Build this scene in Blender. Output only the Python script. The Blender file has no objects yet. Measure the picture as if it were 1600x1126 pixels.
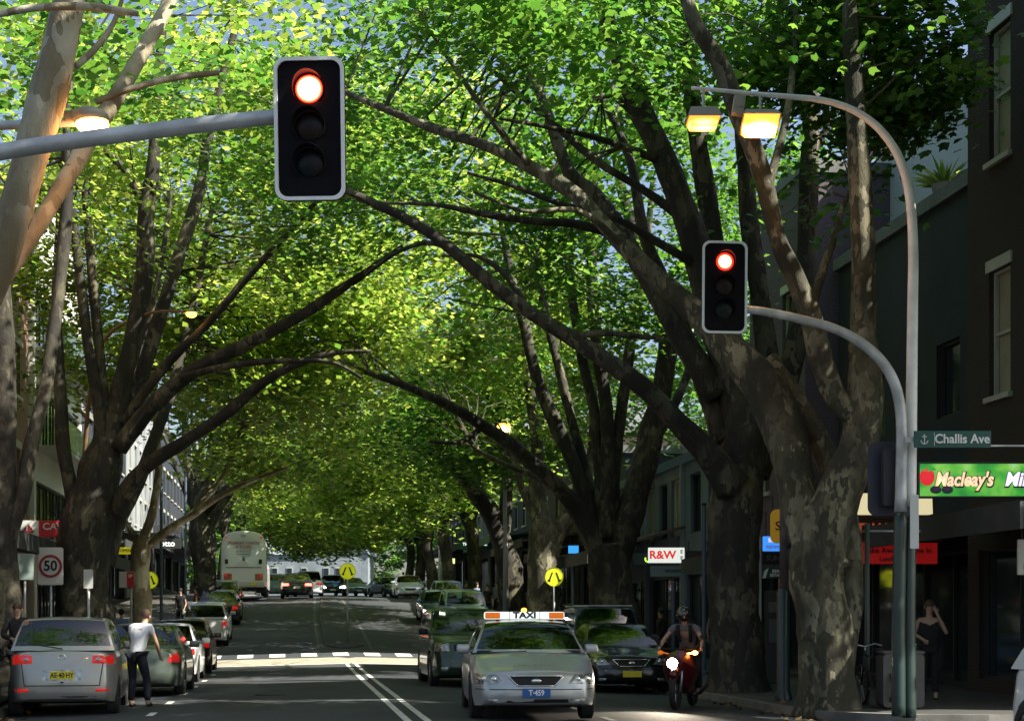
import bpy, bmesh, math, random
import numpy as np
from mathutils import Vector, Matrix, noise
from mathutils.bvhtree import BVHTree

sc = bpy.context.scene
COL = sc.collection
R = math.radians

# ------------------------------------------------------------------ camera
F, H0, CX, CH = 2400.0, 970.0, 800.0, 1.4
cd = bpy.data.cameras.new('camera')
cd.lens = 54; cd.sensor_width = 36; cd.shift_y = (970 - 563) / 1600.0
cd.clip_start = 0.1; cd.clip_end = 3000
cam = bpy.data.objects.new('camera', cd); COL.objects.link(cam)
cam.location = (0, 0, CH); cam.rotation_euler = (R(90), 0, 0)
sc.camera = cam

# ------------------------------------------------------------------ light
SUN_EL, SUN_AZ = R(47), R(110)          # azimuth clockwise from +Y: to the right of the street
w = bpy.data.worlds.new('World'); sc.world = w; w.use_nodes = True
nt = w.node_tree; bg = nt.nodes['Background']
sky = nt.nodes.new('ShaderNodeTexSky'); sky.sky_type = 'NISHITA'; sky.sun_disc = False
sky.sun_elevation = SUN_EL; sky.sun_rotation = SUN_AZ; sky.air_density = 1.0; sky.dust_density = 3.0
nt.links.new(sky.outputs[0], bg.inputs[0]); bg.inputs[1].default_value = 0.075
sl = bpy.data.lights.new('sun', 'SUN'); sl.energy = 5.0; sl.angle = R(0.5); sl.color = (1.0, 0.93, 0.80)
sun = bpy.data.objects.new('sun', sl); COL.objects.link(sun)
SUN_DIR = Vector((math.sin(SUN_AZ) * math.cos(SUN_EL), math.cos(SUN_AZ) * math.cos(SUN_EL), math.sin(SUN_EL)))
sun.rotation_euler = SUN_DIR.to_track_quat('Z', 'Y').to_euler(); sun.location = (40, 20, 60)
sc.view_settings.view_transform = 'Standard'; sc.view_settings.look = 'None'
sc.view_settings.exposure = 1.5; sc.view_settings.gamma = 1; sc.view_settings.use_curve_mapping = False
sc.render.engine = 'CYCLES'
sc.cycles.max_bounces = 8; sc.cycles.diffuse_bounces = 4; sc.cycles.glossy_bounces = 3
sc.cycles.transmission_bounces = 6; sc.cycles.transparent_max_bounces = 10
sc.cycles.use_denoising = True; sc.cycles.sample_clamp_indirect = 4.0
sc.cycles.caustics_reflective = False; sc.cycles.caustics_refractive = False

# ------------------------------------------------------------------ street frame
TH = math.atan(0.139)
SR = Vector((math.cos(TH), math.sin(TH))); ST = Vector((-math.sin(TH), math.cos(TH)))
O2 = Vector((1.68, 0.0))
def st(x, y):
    d = Vector((x, y)) - O2
    return d.dot(SR), d.dot(ST)
_prof = [(-200, 0), (42, 0), (50, .04), (54.5, .28), (57.5, .56), (64, 1.02), (75, 1.82), (86, 2.55), (90, 2.76), (96, 2.93),
         (110, 3.22), (150, 4.0), (170, 4.3), (2000, 4.3)]
_pt = [p[0] for p in _prof]; _pz = [p[1] for p in _prof]
def base(t):
    return sum(float(np.interp(t + k, _pt, _pz)) for k in (-2, -1, 0, 1, 2)) / 5
KERB = 6.35
def G(x, y):
    s, t = st(x, y); return GS(s, t)
def GS(s, t):
    z = base(t) - 0.024 * min(abs(s), KERB)
    if abs(s) > KERB + .02 and t > 24: z = base(t) - 0.152 + 0.13 + 0.012 * min(abs(s) - KERB, 5)
    return z
def W(s, t, z=None, dz=0):
    p = O2 + SR * s + ST * t
    return Vector((p.x, p.y, (GS(s, t) if z is None else z) + dz))
def P(px, py, Y):
    return Vector(((px - CX) * Y / F, Y, CH - (py - H0) * Y / F))

# ------------------------------------------------------------------ object helpers
def link(o, parent=None):
    COL.objects.link(o)
    if parent is not None: o.parent = parent
    return o
def tag(o, label=None, cat=None, group=None, kind=None):
    if label: o['label'] = label
    if cat: o['category'] = cat
    if group: o['group'] = group
    if kind: o['kind'] = kind
    return o
def thing(name, label, cat, loc=(0, 0, 0), rz=0.0, group=None):
    o = bpy.data.objects.new(name, None); o.location = loc; o.rotation_euler = (0, 0, rz); o.empty_display_size = .2
    link(o); return tag(o, label, cat, group)

class MB:
    def __init__(s, M=None): s.v = []; s.f = []; s.m = []; s.M = M or Matrix.Identity(4)
    def add(s, vs, fs, mi=0, M=None):
        n = len(s.v); T = s.M if M is None else s.M @ M
        s.v += [T @ Vector(v) for v in vs]; s.f += [tuple(i + n for i in f) for f in fs]; s.m += [mi] * len(fs)
        return s
    def box(s, c, d, mi=0, rz=0, rx=0, ry=0, bev=0):
        hx, hy, hz = d[0] / 2, d[1] / 2, d[2] / 2
        M = Matrix.Translation(Vector(c)) @ Matrix.Rotation(rz, 4, 'Z') @ Matrix.Rotation(rx, 4, 'X') @ Matrix.Rotation(ry, 4, 'Y')
        if bev:
            bm = bmesh.new(); bmesh.ops.create_cube(bm, size=1)
            for v in bm.verts: v.co = Vector((v.co.x * d[0], v.co.y * d[1], v.co.z * d[2]))
            bmesh.ops.bevel(bm, geom=bm.edges[:], offset=bev, segments=2, affect='EDGES', profile=.6)
            bm.verts.index_update()
            s.add([v.co.copy() for v in bm.verts], [[v.index for v in f.verts] for f in bm.faces], mi, M); bm.free(); return s
        v = [(x, y, z) for x in (-hx, hx) for y in (-hy, hy) for z in (-hz, hz)]
        return s.add(v, [(0, 1, 3, 2), (4, 6, 7, 5), (0, 4, 5, 1), (2, 3, 7, 6), (0, 2, 6, 4), (1, 5, 7, 3)], mi, M)
    def tube(s, pts, rad, n=10, mi=0, cap=True, rough=0.0, seed=0):
        pts = [Vector(p) for p in pts]
        if not isinstance(rad, (list, tuple)): rad = [rad] * len(pts)
        up = None; vs = []; fs = []
        for i, p in enumerate(pts):
            a = pts[max(0, i - 1)]; b = pts[min(len(pts) - 1, i + 1)]; d = (b - a)
            d = d.normalized() if d.length > 1e-9 else Vector((0, 0, 1))
            if up is None: up = d.orthogonal().normalized()
            u = (up - d * up.dot(d)); u = u.normalized() if u.length > 1e-6 else d.orthogonal().normalized(); up = u
            v = d.cross(u)
            for k in range(n):
                a_ = 2 * math.pi * k / n; r = rad[i]
                q = u * math.cos(a_) + v * math.sin(a_)
                if rough: r *= 1 + rough * noise.noise(p * .9 + q * 1.3 + Vector((seed, 0, 0))) + rough * .5 * noise.noise(p * 2.7 + q * 2.1)
                vs.append(p + q * r)
        for i in range(len(pts) - 1):
            for k in range(n):
                k2 = (k + 1) % n
                fs.append((i * n + k, i * n + k2, (i + 1) * n + k2, (i + 1) * n + k))
        if cap: fs.append(tuple(range(n - 1, -1, -1))); fs.append(tuple((len(pts) - 1) * n + k for k in range(n)))
        return s.add(vs, fs, mi)
    def lathe(s, prof, n=20, mi=0, M=None, cap=False):       # prof: (r, z) round local z
        vs = [(r * math.cos(2 * math.pi * k / n), r * math.sin(2 * math.pi * k / n), z) for r, z in prof for k in range(n)]
        fs = [(i * n + k, i * n + (k + 1) % n, (i + 1) * n + (k + 1) % n, (i + 1) * n + k) for i in range(len(prof) - 1) for k in range(n)]
        if cap: fs.append(tuple(range(n - 1, -1, -1))); fs.append(tuple((len(prof) - 1) * n + k for k in range(n)))
        return s.add(vs, fs, mi, M)
    def prism(s, outline, y0, y1, mi=0, M=None):              # outline in x,z extruded along y
        n = len(outline)
        vs = [(x, y0, z) for x, z in outline] + [(x, y1, z) for x, z in outline]
        fs = [tuple(range(n)), tuple(range(2 * n - 1, n - 1, -1))] + [(k, k + n, (k + 1) % n + n, (k + 1) % n) for k in range(n)]
        return s.add(vs, fs, mi, M)
    def sphere(s, c, r, n=10, m=7, mi=0):
        if not isinstance(r, (tuple, list)): r = (r, r, r)
        vs = [(0, 0, 1)] + [(math.sin(math.pi * j / m) * math.cos(2 * math.pi * k / n), math.sin(math.pi * j / m) * math.sin(2 * math.pi * k / n), math.cos(math.pi * j / m)) for j in range(1, m) for k in range(n)] + [(0, 0, -1)]
        fs = [(0, 1 + k, 1 + (k + 1) % n) for k in range(n)]
        fs += [(1 + (j - 1) * n + k, 1 + j * n + k, 1 + j * n + (k + 1) % n, 1 + (j - 1) * n + (k + 1) % n) for j in range(1, m - 1) for k in range(n)]
        e = len(vs) - 1; fs += [(e, 1 + (m - 2) * n + (k + 1) % n, 1 + (m - 2) * n + k) for k in range(n)]
        return s.add([(c[0] + v[0] * r[0], c[1] + v[1] * r[1], c[2] + v[2] * r[2]) for v in vs], fs, mi)
    def build(s, name, mats, parent=None, smooth=False, off=None, angle=None):
        me = bpy.data.meshes.new(name)
        vs = s.v if off is None else [v - Vector(off) for v in s.v]
        me.from_pydata([tuple(v) for v in vs], [], s.f)
        if not isinstance(mats, (list, tuple)): mats = [mats]
        for m in mats: me.materials.append(m)
        if len(mats) > 1: me.polygons.foreach_set('material_index', s.m)
        bm = bmesh.new(); bm.from_mesh(me); bmesh.ops.recalc_face_normals(bm, faces=bm.faces[:]); bm.to_mesh(me); bm.free()
        if smooth:
            me.polygons.foreach_set('use_smooth', [True] * len(me.polygons))
            if angle is not None: me.set_sharp_from_angle(angle=R(angle))
        me.update()
        o = bpy.data.objects.new(name, me); return link(o, parent)

def rrect(w, h, r, n=5, cx=0, cz=0):
    out = []
    for qx, qz, a0 in ((1, 1, 0), (-1, 1, 90), (-1, -1, 180), (1, -1, 270)):
        for k in range(n + 1):
            a = R(a0 + 90 * k / n); out.append((cx + qx * (w / 2 - r) + r * math.cos(a), cz + qz * (h / 2 - r) + r * math.sin(a)))
    return out

def text(name, body, size, m, parent, loc, rz=0, sx=1.0, bold=0.0, ext=.004, align='CENTER', shear=0):
    c = bpy.data.curves.new(name, 'FONT'); c.body = body; c.size = size; c.extrude = ext; c.align_x = align; c.align_y = 'CENTER'
    c.offset = bold; c.shear = shear; c.resolution_u = 3
    t = bpy.data.objects.new(name, c); link(t)
    dg = bpy.context.evaluated_depsgraph_get(); me = bpy.data.meshes.new_from_object(t.evaluated_get(dg))
    bpy.data.objects.remove(t); bpy.data.curves.remove(c)
    me.name = name; me.materials.clear(); me.materials.append(m)
    o = bpy.data.objects.new(name, me); link(o, parent); o.location = loc
    o.rotation_euler = (R(90), 0, rz); o.scale = (sx, 1, 1); return o

# ------------------------------------------------------------------ materials
def mat(name, col, rough=.6, metal=0.0, emit=None, es=0.0, coat=0.0, spec=None, var=0.0, vs=3.0, bump=0.0, bs=40.0):
    m = bpy.data.materials.new(name); m.use_nodes = True; n = m.node_tree; b = n.nodes['Principled BSDF']
    b.inputs['Base Color'].default_value = (*col, 1); b.inputs['Roughness'].default_value = rough; b.inputs['Metallic'].default_value = metal
    if coat: b.inputs['Coat Weight'].default_value = coat; b.inputs['Coat Roughness'].default_value = .04
    if spec is not None: b.inputs['Specular IOR Level'].default_value = spec
    if emit: b.inputs['Emission Color'].default_value = (*emit, 1); b.inputs['Emission Strength'].default_value = es
    tc = n.nodes.new('ShaderNodeTexCoord')
    if var:
        no = n.nodes.new('ShaderNodeTexNoise'); no.inputs['Scale'].default_value = vs; no.inputs['Detail'].default_value = 5
        n.links.new(tc.outputs['Object'], no.inputs['Vector'])
        r = n.nodes.new('ShaderNodeValToRGB'); r.color_ramp.elements[0].position = .3; r.color_ramp.elements[1].position = .7
        r.color_ramp.elements[0].color = (*[c * (1 - var) for c in col], 1); r.color_ramp.elements[1].color = (*[min(1, c * (1 + var)) for c in col], 1)
        n.links.new(no.outputs[0], r.inputs[0]); n.links.new(r.outputs[0], b.inputs['Base Color'])
    if bump:
        no = n.nodes.new('ShaderNodeTexNoise'); no.inputs['Scale'].default_value = bs; no.inputs['Detail'].default_value = 4
        n.links.new(tc.outputs['Object'], no.inputs['Vector'])
        bp = n.nodes.new('ShaderNodeBump'); bp.inputs['Strength'].default_value = bump; bp.inputs['Distance'].default_value = .02
        n.links.new(no.outputs[0], bp.inputs['Height']); n.links.new(bp.outputs[0], b.inputs['Normal'])
    return m

def ramp(n, fac, stops):
    r = n.nodes.new('ShaderNodeValToRGB'); e = r.color_ramp.elements
    while len(e) < len(stops): e.new(.5)
    for k, (p, c) in enumerate(stops): e[k].position = p; e[k].color = (*c, 1)
    n.links.new(fac, r.inputs[0]); return r.outputs[0]
def noi(n, vec, scale, detail=4, rough=.5, dist=0):
    t = n.nodes.new('ShaderNodeTexNoise'); t.inputs['Scale'].default_value = scale; t.inputs['Detail'].default_value = detail
    t.inputs['Roughness'].default_value = rough; t.inputs['Distortion'].default_value = dist; n.links.new(vec, t.inputs['Vector']); return t.outputs[0]
def mixc(n, fac, a, b):
    m = n.nodes.new('ShaderNodeMix'); m.data_type = 'RGBA'
    if hasattr(fac, 'links'): n.links.new(fac, m.inputs[0])
    else: m.inputs[0].default_value = fac
    for k, c in ((6, a), (7, b)):
        if hasattr(c, 'links'): n.links.new(c, m.inputs[k])
        else: m.inputs[k].default_value = (*c, 1)
    return m.outputs[2]
def bumpn(n, h, st_, dist=.02):
    b = n.nodes.new('ShaderNodeBump'); b.inputs['Strength'].default_value = st_; b.inputs['Distance'].default_value = dist
    n.links.new(h, b.inputs['Height']); return b.outputs[0]

def bark(name, stops, scale=5.0):
    m = bpy.data.materials.new(name); m.use_nodes = True; n = m.node_tree; b = n.nodes['Principled BSDF']
    tc = n.nodes.new('ShaderNodeTexCoord'); mp = n.nodes.new('ShaderNodeMapping'); mp.inputs['Scale'].default_value = (1, 1, .5)
    n.links.new(tc.outputs['Object'], mp.inputs[0]); v = mp.outputs[0]
    a = noi(n, v, scale, 6, .62, .6); c = ramp(n, a, stops)
    vd = n.nodes.new('ShaderNodeVectorMath'); vd.operation = 'ADD'; vm = n.nodes.new('ShaderNodeVectorMath'); vm.operation = 'SCALE'; vm.inputs['Scale'].default_value = .5
    nz = n.nodes.new('ShaderNodeTexNoise'); nz.inputs['Scale'].default_value = scale; n.links.new(v, nz.inputs['Vector']); n.links.new(nz.outputs[1], vm.inputs[0]); n.links.new(vm.outputs[0], vd.inputs[0]); n.links.new(v, vd.inputs[1])
    vo = n.nodes.new('ShaderNodeTexVoronoi'); vo.inputs['Scale'].default_value = scale * 1.1; n.links.new(vd.outputs[0], vo.inputs['Vector'])
    vr = n.nodes.new('ShaderNodeSeparateColor'); n.links.new(vo.outputs['Color'], vr.inputs[0])
    cf = ramp(n, vr.outputs[0], [(0, stops[0][1]), (.35, stops[1][1]), (.6, stops[2][1]), (.9, stops[3][1])]); c = mixc(n, .80, c, cf)
    d = noi(n, v, scale * .28, 3); c2 = mixc(n, ramp(n, d, [(.42, (0, 0, 0)), (.62, (1, 1, 1))]), c, stops[0][1])
    n.links.new(c2, b.inputs['Base Color']); b.inputs['Roughness'].default_value = .85
    bh = n.nodes.new('ShaderNodeMath'); bh.operation = 'ADD'; n.links.new(noi(n, v, scale * 3, 6, .7), bh.inputs[0]); n.links.new(vr.outputs[1], bh.inputs[1]); n.links.new(bumpn(n, bh.outputs[0], .8, .03), b.inputs['Normal']); return m
BARK_PALE = bark('plane_bark_pale', [(.34, (.16, .13, .075)), (.44, (.27, .24, .16)), (.52, (.42, .39, .28)), (.62, (.58, .56, .44))], 4)
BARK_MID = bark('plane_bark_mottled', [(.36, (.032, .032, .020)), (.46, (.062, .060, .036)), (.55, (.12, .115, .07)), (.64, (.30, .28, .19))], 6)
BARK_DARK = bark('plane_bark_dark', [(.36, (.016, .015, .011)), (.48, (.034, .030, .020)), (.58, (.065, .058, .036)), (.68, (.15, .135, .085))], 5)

def leafmat(name, lo, hi, tlo, thi, mixf=.42):
    m = bpy.data.materials.new(name); m.use_nodes = True; n = m.node_tree; b = n.nodes['Principled BSDF']; out = n.nodes['Material Output']
    g = n.nodes.new('ShaderNodeNewGeometry')
    rnd = g.outputs['Random Per Island']
    n.links.new(ramp(n, rnd, [(0, lo), (.8, hi), (1, [c * 1.2 for c in hi])]), b.inputs['Base Color'])
    b.inputs['Roughness'].default_value = .42; b.inputs['Specular IOR Level'].default_value = .45
    t = n.nodes.new('ShaderNodeBsdfTranslucent'); n.links.new(ramp(n, rnd, [(0, tlo), (1, thi)]), t.inputs[0])
    mx = n.nodes.new('ShaderNodeMixShader'); mx.inputs[0].default_value = mixf
    n.links.new(b.outputs[0], mx.inputs[1]); n.links.new(t.outputs[0], mx.inputs[2]); n.links.new(mx.outputs[0], out.inputs[0]); return m
LEAF_SPRING = leafmat('plane_leaf_spring', (.045, .11, .022), (.17, .24, .048), (.19, .42, .04), (.66, .76, .14), .53)
LEAF_DEEP = leafmat('plane_leaf_deep', (.032, .09, .024), (.085, .16, .036), (.09, .30, .035), (.30, .54, .07), .46)

def asphalt(name, c0, c1, c2):
    m = bpy.data.materials.new(name); m.use_nodes = True; n = m.node_tree; b = n.nodes['Principled BSDF']
    tc = n.nodes.new('ShaderNodeTexCoord'); v = tc.outputs['Object']
    mp = n.nodes.new('ShaderNodeMapping'); mp.inputs['Scale'].default_value = (1, .12, 1); mp.inputs['Rotation'].default_value = (0, 0, -TH)
    n.links.new(v, mp.inputs[0])
    big = ramp(n, noi(n, v, .25, 6, .6), [(.35, c0), (.5, c1), (.66, c2)])
    lanes = noi(n, mp.outputs[0], 1.1, 3)
    c = mixc(n, ramp(n, lanes, [(.4, (0, 0, 0)), (.7, (.55, .55, .55))]), big, c0)
    fine = noi(n, v, 45, 3, .8); c = mixc(n, ramp(n, fine, [(.45, (0, 0, 0)), (.75, (.5, .5, .5))]), c, c2)
    n.links.new(c, b.inputs['Base Color']); b.inputs['Roughness'].default_value = .8
    n.links.new(bumpn(n, fine, .5, .01), b.inputs['Normal']); return m
ASPH = asphalt('road_asphalt', (.020, .025, .031), (.031, .037, .044), (.052, .058, .064))
PAVE = asphalt('pavement_stone', (.03, .032, .031), (.055, .055, .05), (.10, .095, .085))
KERBM = mat('kerb_stone', (.17, .165, .15), .85, var=.3, vs=2, bump=.3)
LINE = mat('worn_road_paint', (.55, .55, .5), .7, var=.3, vs=6, bump=.2)

def brick(name, c1, c2, mortar, scale=1.0, axis='s'):
    m = bpy.data.materials.new(name); m.use_nodes = True; n = m.node_tree; b = n.nodes['Principled BSDF']
    tc = n.nodes.new('ShaderNodeTexCoord'); sp = n.nodes.new('ShaderNodeSeparateXYZ'); cb = n.nodes.new('ShaderNodeCombineXYZ')
    n.links.new(tc.outputs['Object'], sp.inputs[0]); ad = n.nodes.new('ShaderNodeMath'); ad.operation = 'ADD'
    n.links.new(sp.outputs[0], ad.inputs[0]); n.links.new(sp.outputs[1], ad.inputs[1])
    n.links.new(ad.outputs[0], cb.inputs[0]); n.links.new(sp.outputs[2], cb.inputs[1])
    t = n.nodes.new('ShaderNodeTexBrick'); t.inputs['Scale'].default_value = scale * 4
    t.inputs['Color1'].default_value = (*c1, 1); t.inputs['Color2'].default_value = (*c2, 1); t.inputs['Mortar'].default_value = (*mortar, 1)
    t.inputs['Mortar Size'].default_value = .03; n.links.new(cb.outputs[0], t.inputs['Vector'])
    c = mixc(n, ramp(n, noi(n, tc.outputs['Object'], .6, 5), [(.4, (0, 0, 0)), (.7, (.5, .5, .5))]), t.outputs[0], c1)
    n.links.new(c, b.inputs['Base Color']); b.inputs['Roughness'].default_value = .9
    n.links.new(bumpn(n, t.outputs['Fac'], -.4, .01), b.inputs['Normal']); return m
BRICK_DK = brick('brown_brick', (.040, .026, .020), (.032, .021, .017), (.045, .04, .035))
BRICK_PU = brick('purple_brick', (.12, .085, .11), (.09, .065, .085), (.13, .12, .13))
BRICK_RED = brick('red_brick', (.30, .15, .11), (.24, .115, .085), (.32, .28, .24))
RENDER_W = mat('white_render', (.72, .71, .66), .8, var=.08, vs=.7, bump=.15)
RENDER_G = mat('grey_render', (.22, .24, .25), .85, var=.2, vs=.5)
RENDER_B = mat('blue_grey_paint', (.11, .15, .20), .7, var=.2, vs=.6)
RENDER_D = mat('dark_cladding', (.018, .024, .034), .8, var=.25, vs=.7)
CONC = mat('concrete', (.16, .165, .16), .85, var=.25, vs=1.5, bump=.2)
GLASS_B = mat('window_glass', (.02, .03, .035), .06, spec=.8, bump=.05, bs=1.2)
BLIND = mat('window_blind', (.32, .31, .22), .6, var=.1)
TRIM_W = mat('white_trim', (.45, .45, .40), .5, var=.08)
TRIM_D = mat('dark_trim', (.03, .035, .035), .45)
BLACK = mat('black_plastic', (.010, .010, .012), .5, spec=.3)
BLACKM = mat('black_matt', (.010, .010, .012), .8)
GALV = mat('galvanised_steel', (.46, .48, .48), .5, .35, var=.3, vs=3.5, bump=.1, bs=90)
GREENP = mat('dark_green_paint', (.014, .034, .030), .45, var=.15, vs=4, coat=.3)
TYRE = mat('tyre_rubber', (.018, .018, .018), .85)
CHROME = mat('chrome', (.75, .75, .74), .12, 1.0)
ALU = mat('alloy_wheel', (.45, .46, .47), .3, .9)
WHITE = mat('white_paint', (.8, .8, .77), .5, var=.05)
def em(name, c, s, base_=None): return mat(name, base_ or c, .5, emit=c, es=s)
# ------------------------------------------------------------------ ground, road, pavements
def sheet(name, srange, trange, zf, m, ds=2.0, dt=2.0, close=0.0):
    ns = max(1, int(math.ceil((srange[1] - srange[0]) / ds))); ntt = max(1, int(math.ceil((trange[1] - trange[0]) / dt)))
    vs = []; fs = []
    for j in range(ntt + 1):
        t = trange[0] + (trange[1] - trange[0]) * j / ntt
        for i in range(ns + 1):
            s = srange[0] + (srange[1] - srange[0]) * i / ns; vs.append(W(s, t, zf(s, t)))
    for j in range(ntt):
        for i in range(ns):
            a = j * (ns + 1) + i; fs.append((a, a + 1, a + ns + 2, a + ns + 1))
    b = MB(); b.add(vs, fs); o = b.build(name, m, smooth=True); return o
gnd = sheet('ground', (-600, 600), (-200, 1400), lambda s, t: base(t) - .22, mat('distant_ground', (.07, .075, .06), .9, var=.3, vs=.1), 40, 4)
tag(gnd, kind='structure')
road = sheet('road', (-KERB, KERB), (-40, 230), lambda s, t: base(t) - .024 * abs(s), ASPH, 6.35 / 4, 1.0)
tag(road, 'grey asphalt street rising to a crest behind the crossing', kind='structure')
sidest = sheet('side_road', (-70, 70), (-38, 23.6), lambda s, t: -.157 if abs(s) > KERB - .3 else -.2, ASPH, 3.0, 3.0)
tag(sidest, kind='structure')
def pavement(sign, t0, t1, wdt, name):
    tl = [t0 + k * .25 for k in range(13)] + [t0 + 3 + k for k in range(1, int(t1 - t0) - 2)]
    vs = []; fs = []; rr = 2.4
    offs = [0, .18, .181, 1.2, 2.5, 4, wdt]
    for t in tl:
        d = t - t0; ins = 0
        if d < rr: ins = rr - math.sqrt(max(0, rr * rr - (rr - d) ** 2))
        for k, o_ in enumerate(offs):
            ss = KERB + (ins if k < 6 else 0) + o_
            zt = base(t) - .022 + .012 * min(o_, 5) + (0 if k < 2 else 0)
            if k == 0: vs.append(W(sign * ss, t, base(t) - .22))
            vs.append(W(sign * ss, t, zt))
    n = len(offs) + 1; mm = []
    for j in range(len(tl) - 1):
        for i in range(n - 1):
            a = j * n + i; fs.append((a, a + 1, a + n + 1, a + n)); mm.append(0 if i < 3 else 1)
    k0 = len(vs)
    for i in range(1, n): vs.append(W(sign * (KERB + (rr if i < n - 1 else 0) + offs[i - 1]), t0, -.25))
    for i in range(n - 2): fs.append((1 + i, 2 + i, k0 + i + 1, k0 + i)); mm.append(0)
    b = MB(); b.add(vs, fs); b.m = mm
    return tag(b.build(name, [KERBM, PAVE]), kind='structure')
pavement(1, 22.4, 230, 40, 'pavement_right'); pavement(-1, 24.5, 230, 40, 'pavement_left')

def strip(name, pts, wid, m=LINE, dz=.006):       # pts: (s,t) polyline
    vs = []; fs = []; q = []
    for (a, b) in zip(pts[:-1], pts[1:]):
        L = math.hypot(b[0] - a[0], b[1] - a[1]); n = max(1, int(L / .8))
        q += [(a[0] + (b[0] - a[0]) * k / n, a[1] + (b[1] - a[1]) * k / n) for k in range(n)]
    q.append(pts[-1])
    for i, (s, t) in enumerate(q):
        a = q[max(0, i - 1)]; b = q[min(len(q) - 1, i + 1)]; d = Vector((b[0] - a[0], b[1] - a[1])).normalized(); nn = Vector((-d.y, d.x))
        for k in (-1, 1):
            ss, tt = s + nn.x * k * wid / 2, t + nn.y * k * wid / 2
            vs.append(W(ss, tt, base(tt) - .024 * abs(ss) + dz))
    for i in range(len(q) - 1): fs.append((2 * i, 2 * i + 1, 2 * i + 3, 2 * i + 2))
    b = MB(); b.add(vs, fs); return tag(b.build(name, m), kind='structure')
strip('centre_line', [(-.14, 20), (-.14, 49.6)], .11); strip('centre_line', [(.14, 20), (.14, 49.6)], .11)
strip('stop_line', [(-6.2, 21.1), (6.2, 22.0)], .35, mat('faded_stop_line', (.26, .26, .24), .8, var=.4, vs=5))
b = MB()
for k in range(12):
    s = -5.9 + k * 1.09
    vs = [W(s + a, t, base(t) - .024 * abs(s + a) + .007) for a, t in ((-.02, 53.3), (.52, 53.3), (.50, 54.5), (-.04, 54.5))]
    b.add(vs, [(0, 1, 2, 3)])
tag(b.build('crossing_stripes', mat('crossing_paint', (.62, .62, .60), .7, var=.15, vs=4)), kind='structure')
strip('crossing_sun_band', [(-6.2, 51.0), (6.2, 51.0)], 3.4, mat('sunlit_band_tint', (.30, .28, .22), .85, var=.25, vs=3), .004)  # pale warm strip: the sunlit band across the road put into its colour
strip('crossing_edge', [(-6.2, 49.5), (6.2, 49.5)], .25, LINE, .009)
for t in (25, 28.5, 32, 35.5, 39, 43): strip('lane_mark', [(-4.0, t), (-4.0, t + .9)], .12)
for t in (22.5, 25.2, 29, 33): strip('lane_mark', [(2.95, t), (2.95, t + .9)], .12)
# median island with its kerb beyond the crossing
b = MB(); vs = []; tl = [56 + k for k in range(0, 37)]
for t in tl:
    hw = .75 * min(1, math.sqrt(max(0, (t - 55.9) / 1.2))) * (1 if t < 70 else 1 - .5 * (t - 70) / 23)
    for a, dz in ((-hw, -.02), (-hw + .03, .035), (hw - .03, .035), (hw, -.02)): vs.append(W(a, t, base(t) + dz))
fs = [(j * 4 + i, j * 4 + i + 1, j * 4 + i + 5, j * 4 + i + 4) for j in range(len(tl) - 1) for i in range(3)]
b.add(vs, fs + [(0, 1, 2, 3)]); tag(b.build('median_island', asphalt('median_asphalt', (.022, .025, .028), (.032, .036, .04), (.055, .058, .06))), kind='structure')
MEDL = mat('faded_median_paint', (.085, .09, .09), .8, var=.5, vs=5)
strip('median_edge_line', [(-.95, 56), (-.95, 70), (-.7, 92)], .12, MEDL); strip('median_edge_line', [(.95, 56), (.95, 70), (.7, 92)], .12, MEDL)

# ------------------------------------------------------------------ trees
rng = np.random.default_rng(7)
def smooth_path(pts, n=4):
    out = []
    for i in range(len(pts) - 1):
        p0 = pts[max(0, i - 1)]; p1 = pts[i]; p2 = pts[i + 1]; p3 = pts[min(len(pts) - 1, i + 2)]
        for k in range(n):
            t = k / n
            out.append(tuple(.5 * ((2 * b) + (-a + c) * t + (2 * a - 5 * b + 4 * c - d) * t * t + (-a + 3 * b - 3 * c + d) * t ** 3) for a, b, c, d in zip(p0, p1, p2, p3)))
    out.append(tuple(pts[-1])); return out
def limb(pp, Y=None):
    """rows (px, py, width_px) or (px, py, Y, width_px): read off the photograph at a real distance"""
    q = []
    for r in pp:
        if len(r) == 3: px, py, wd = r; y = Y
        else: px, py, y, wd = r
        v = P(px, py, y); q.append((v.x, v.y, v.z, max(.012, wd * (.90 if wd < 50 else .96) * y / F / 2)))
    return q

# places where the sun comes down between the crowns (street coordinates of the sunlit ground patches)
SUNP = [(-6.4, 5.5, 49.4, 54.7, 0), (-9, 9, 90, 97, 0), (-7.6, -6.2, 50, 53, 2), (-7, 0, 52, 108, 6.5), (-5.5, 1.5, 40, 52, 9), (-6, 1, 58, 104, 4.5)]
def in_sun_gap(p):
    for s0, s1, t0, t1, zz in SUNP:
        z0 = base((t0 + t1) / 2) + zz; k = (p[:, 2] - z0) / SUN_DIR.z
        q = p[:, :2] - np.outer(k, (SUN_DIR.x, SUN_DIR.y)) - np.array((O2.x, O2.y))
        s = q @ np.array((SR.x, SR.y)); t = q @ np.array((ST.x, ST.y))
        m = (s > s0) & (s < s1) & (t > t0) & (t < t1) & (p[:, 2] > z0)
        if zz > 3: sp = (p[:, 0] - O2.x) * SR.x + p[:, 1] * SR.y; m &= ((sp > .5) | ((sp > -5) & (p[:, 2] > z0 + 3.6))) & (np.sin(p[:, 0] * 1.7 + p[:, 1] * .9) + np.sin(p[:, 1] * 1.3 - p[:, 2] * 1.1) + rng.normal(0, .4, len(p)) > -1.5)
        yield m

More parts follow.
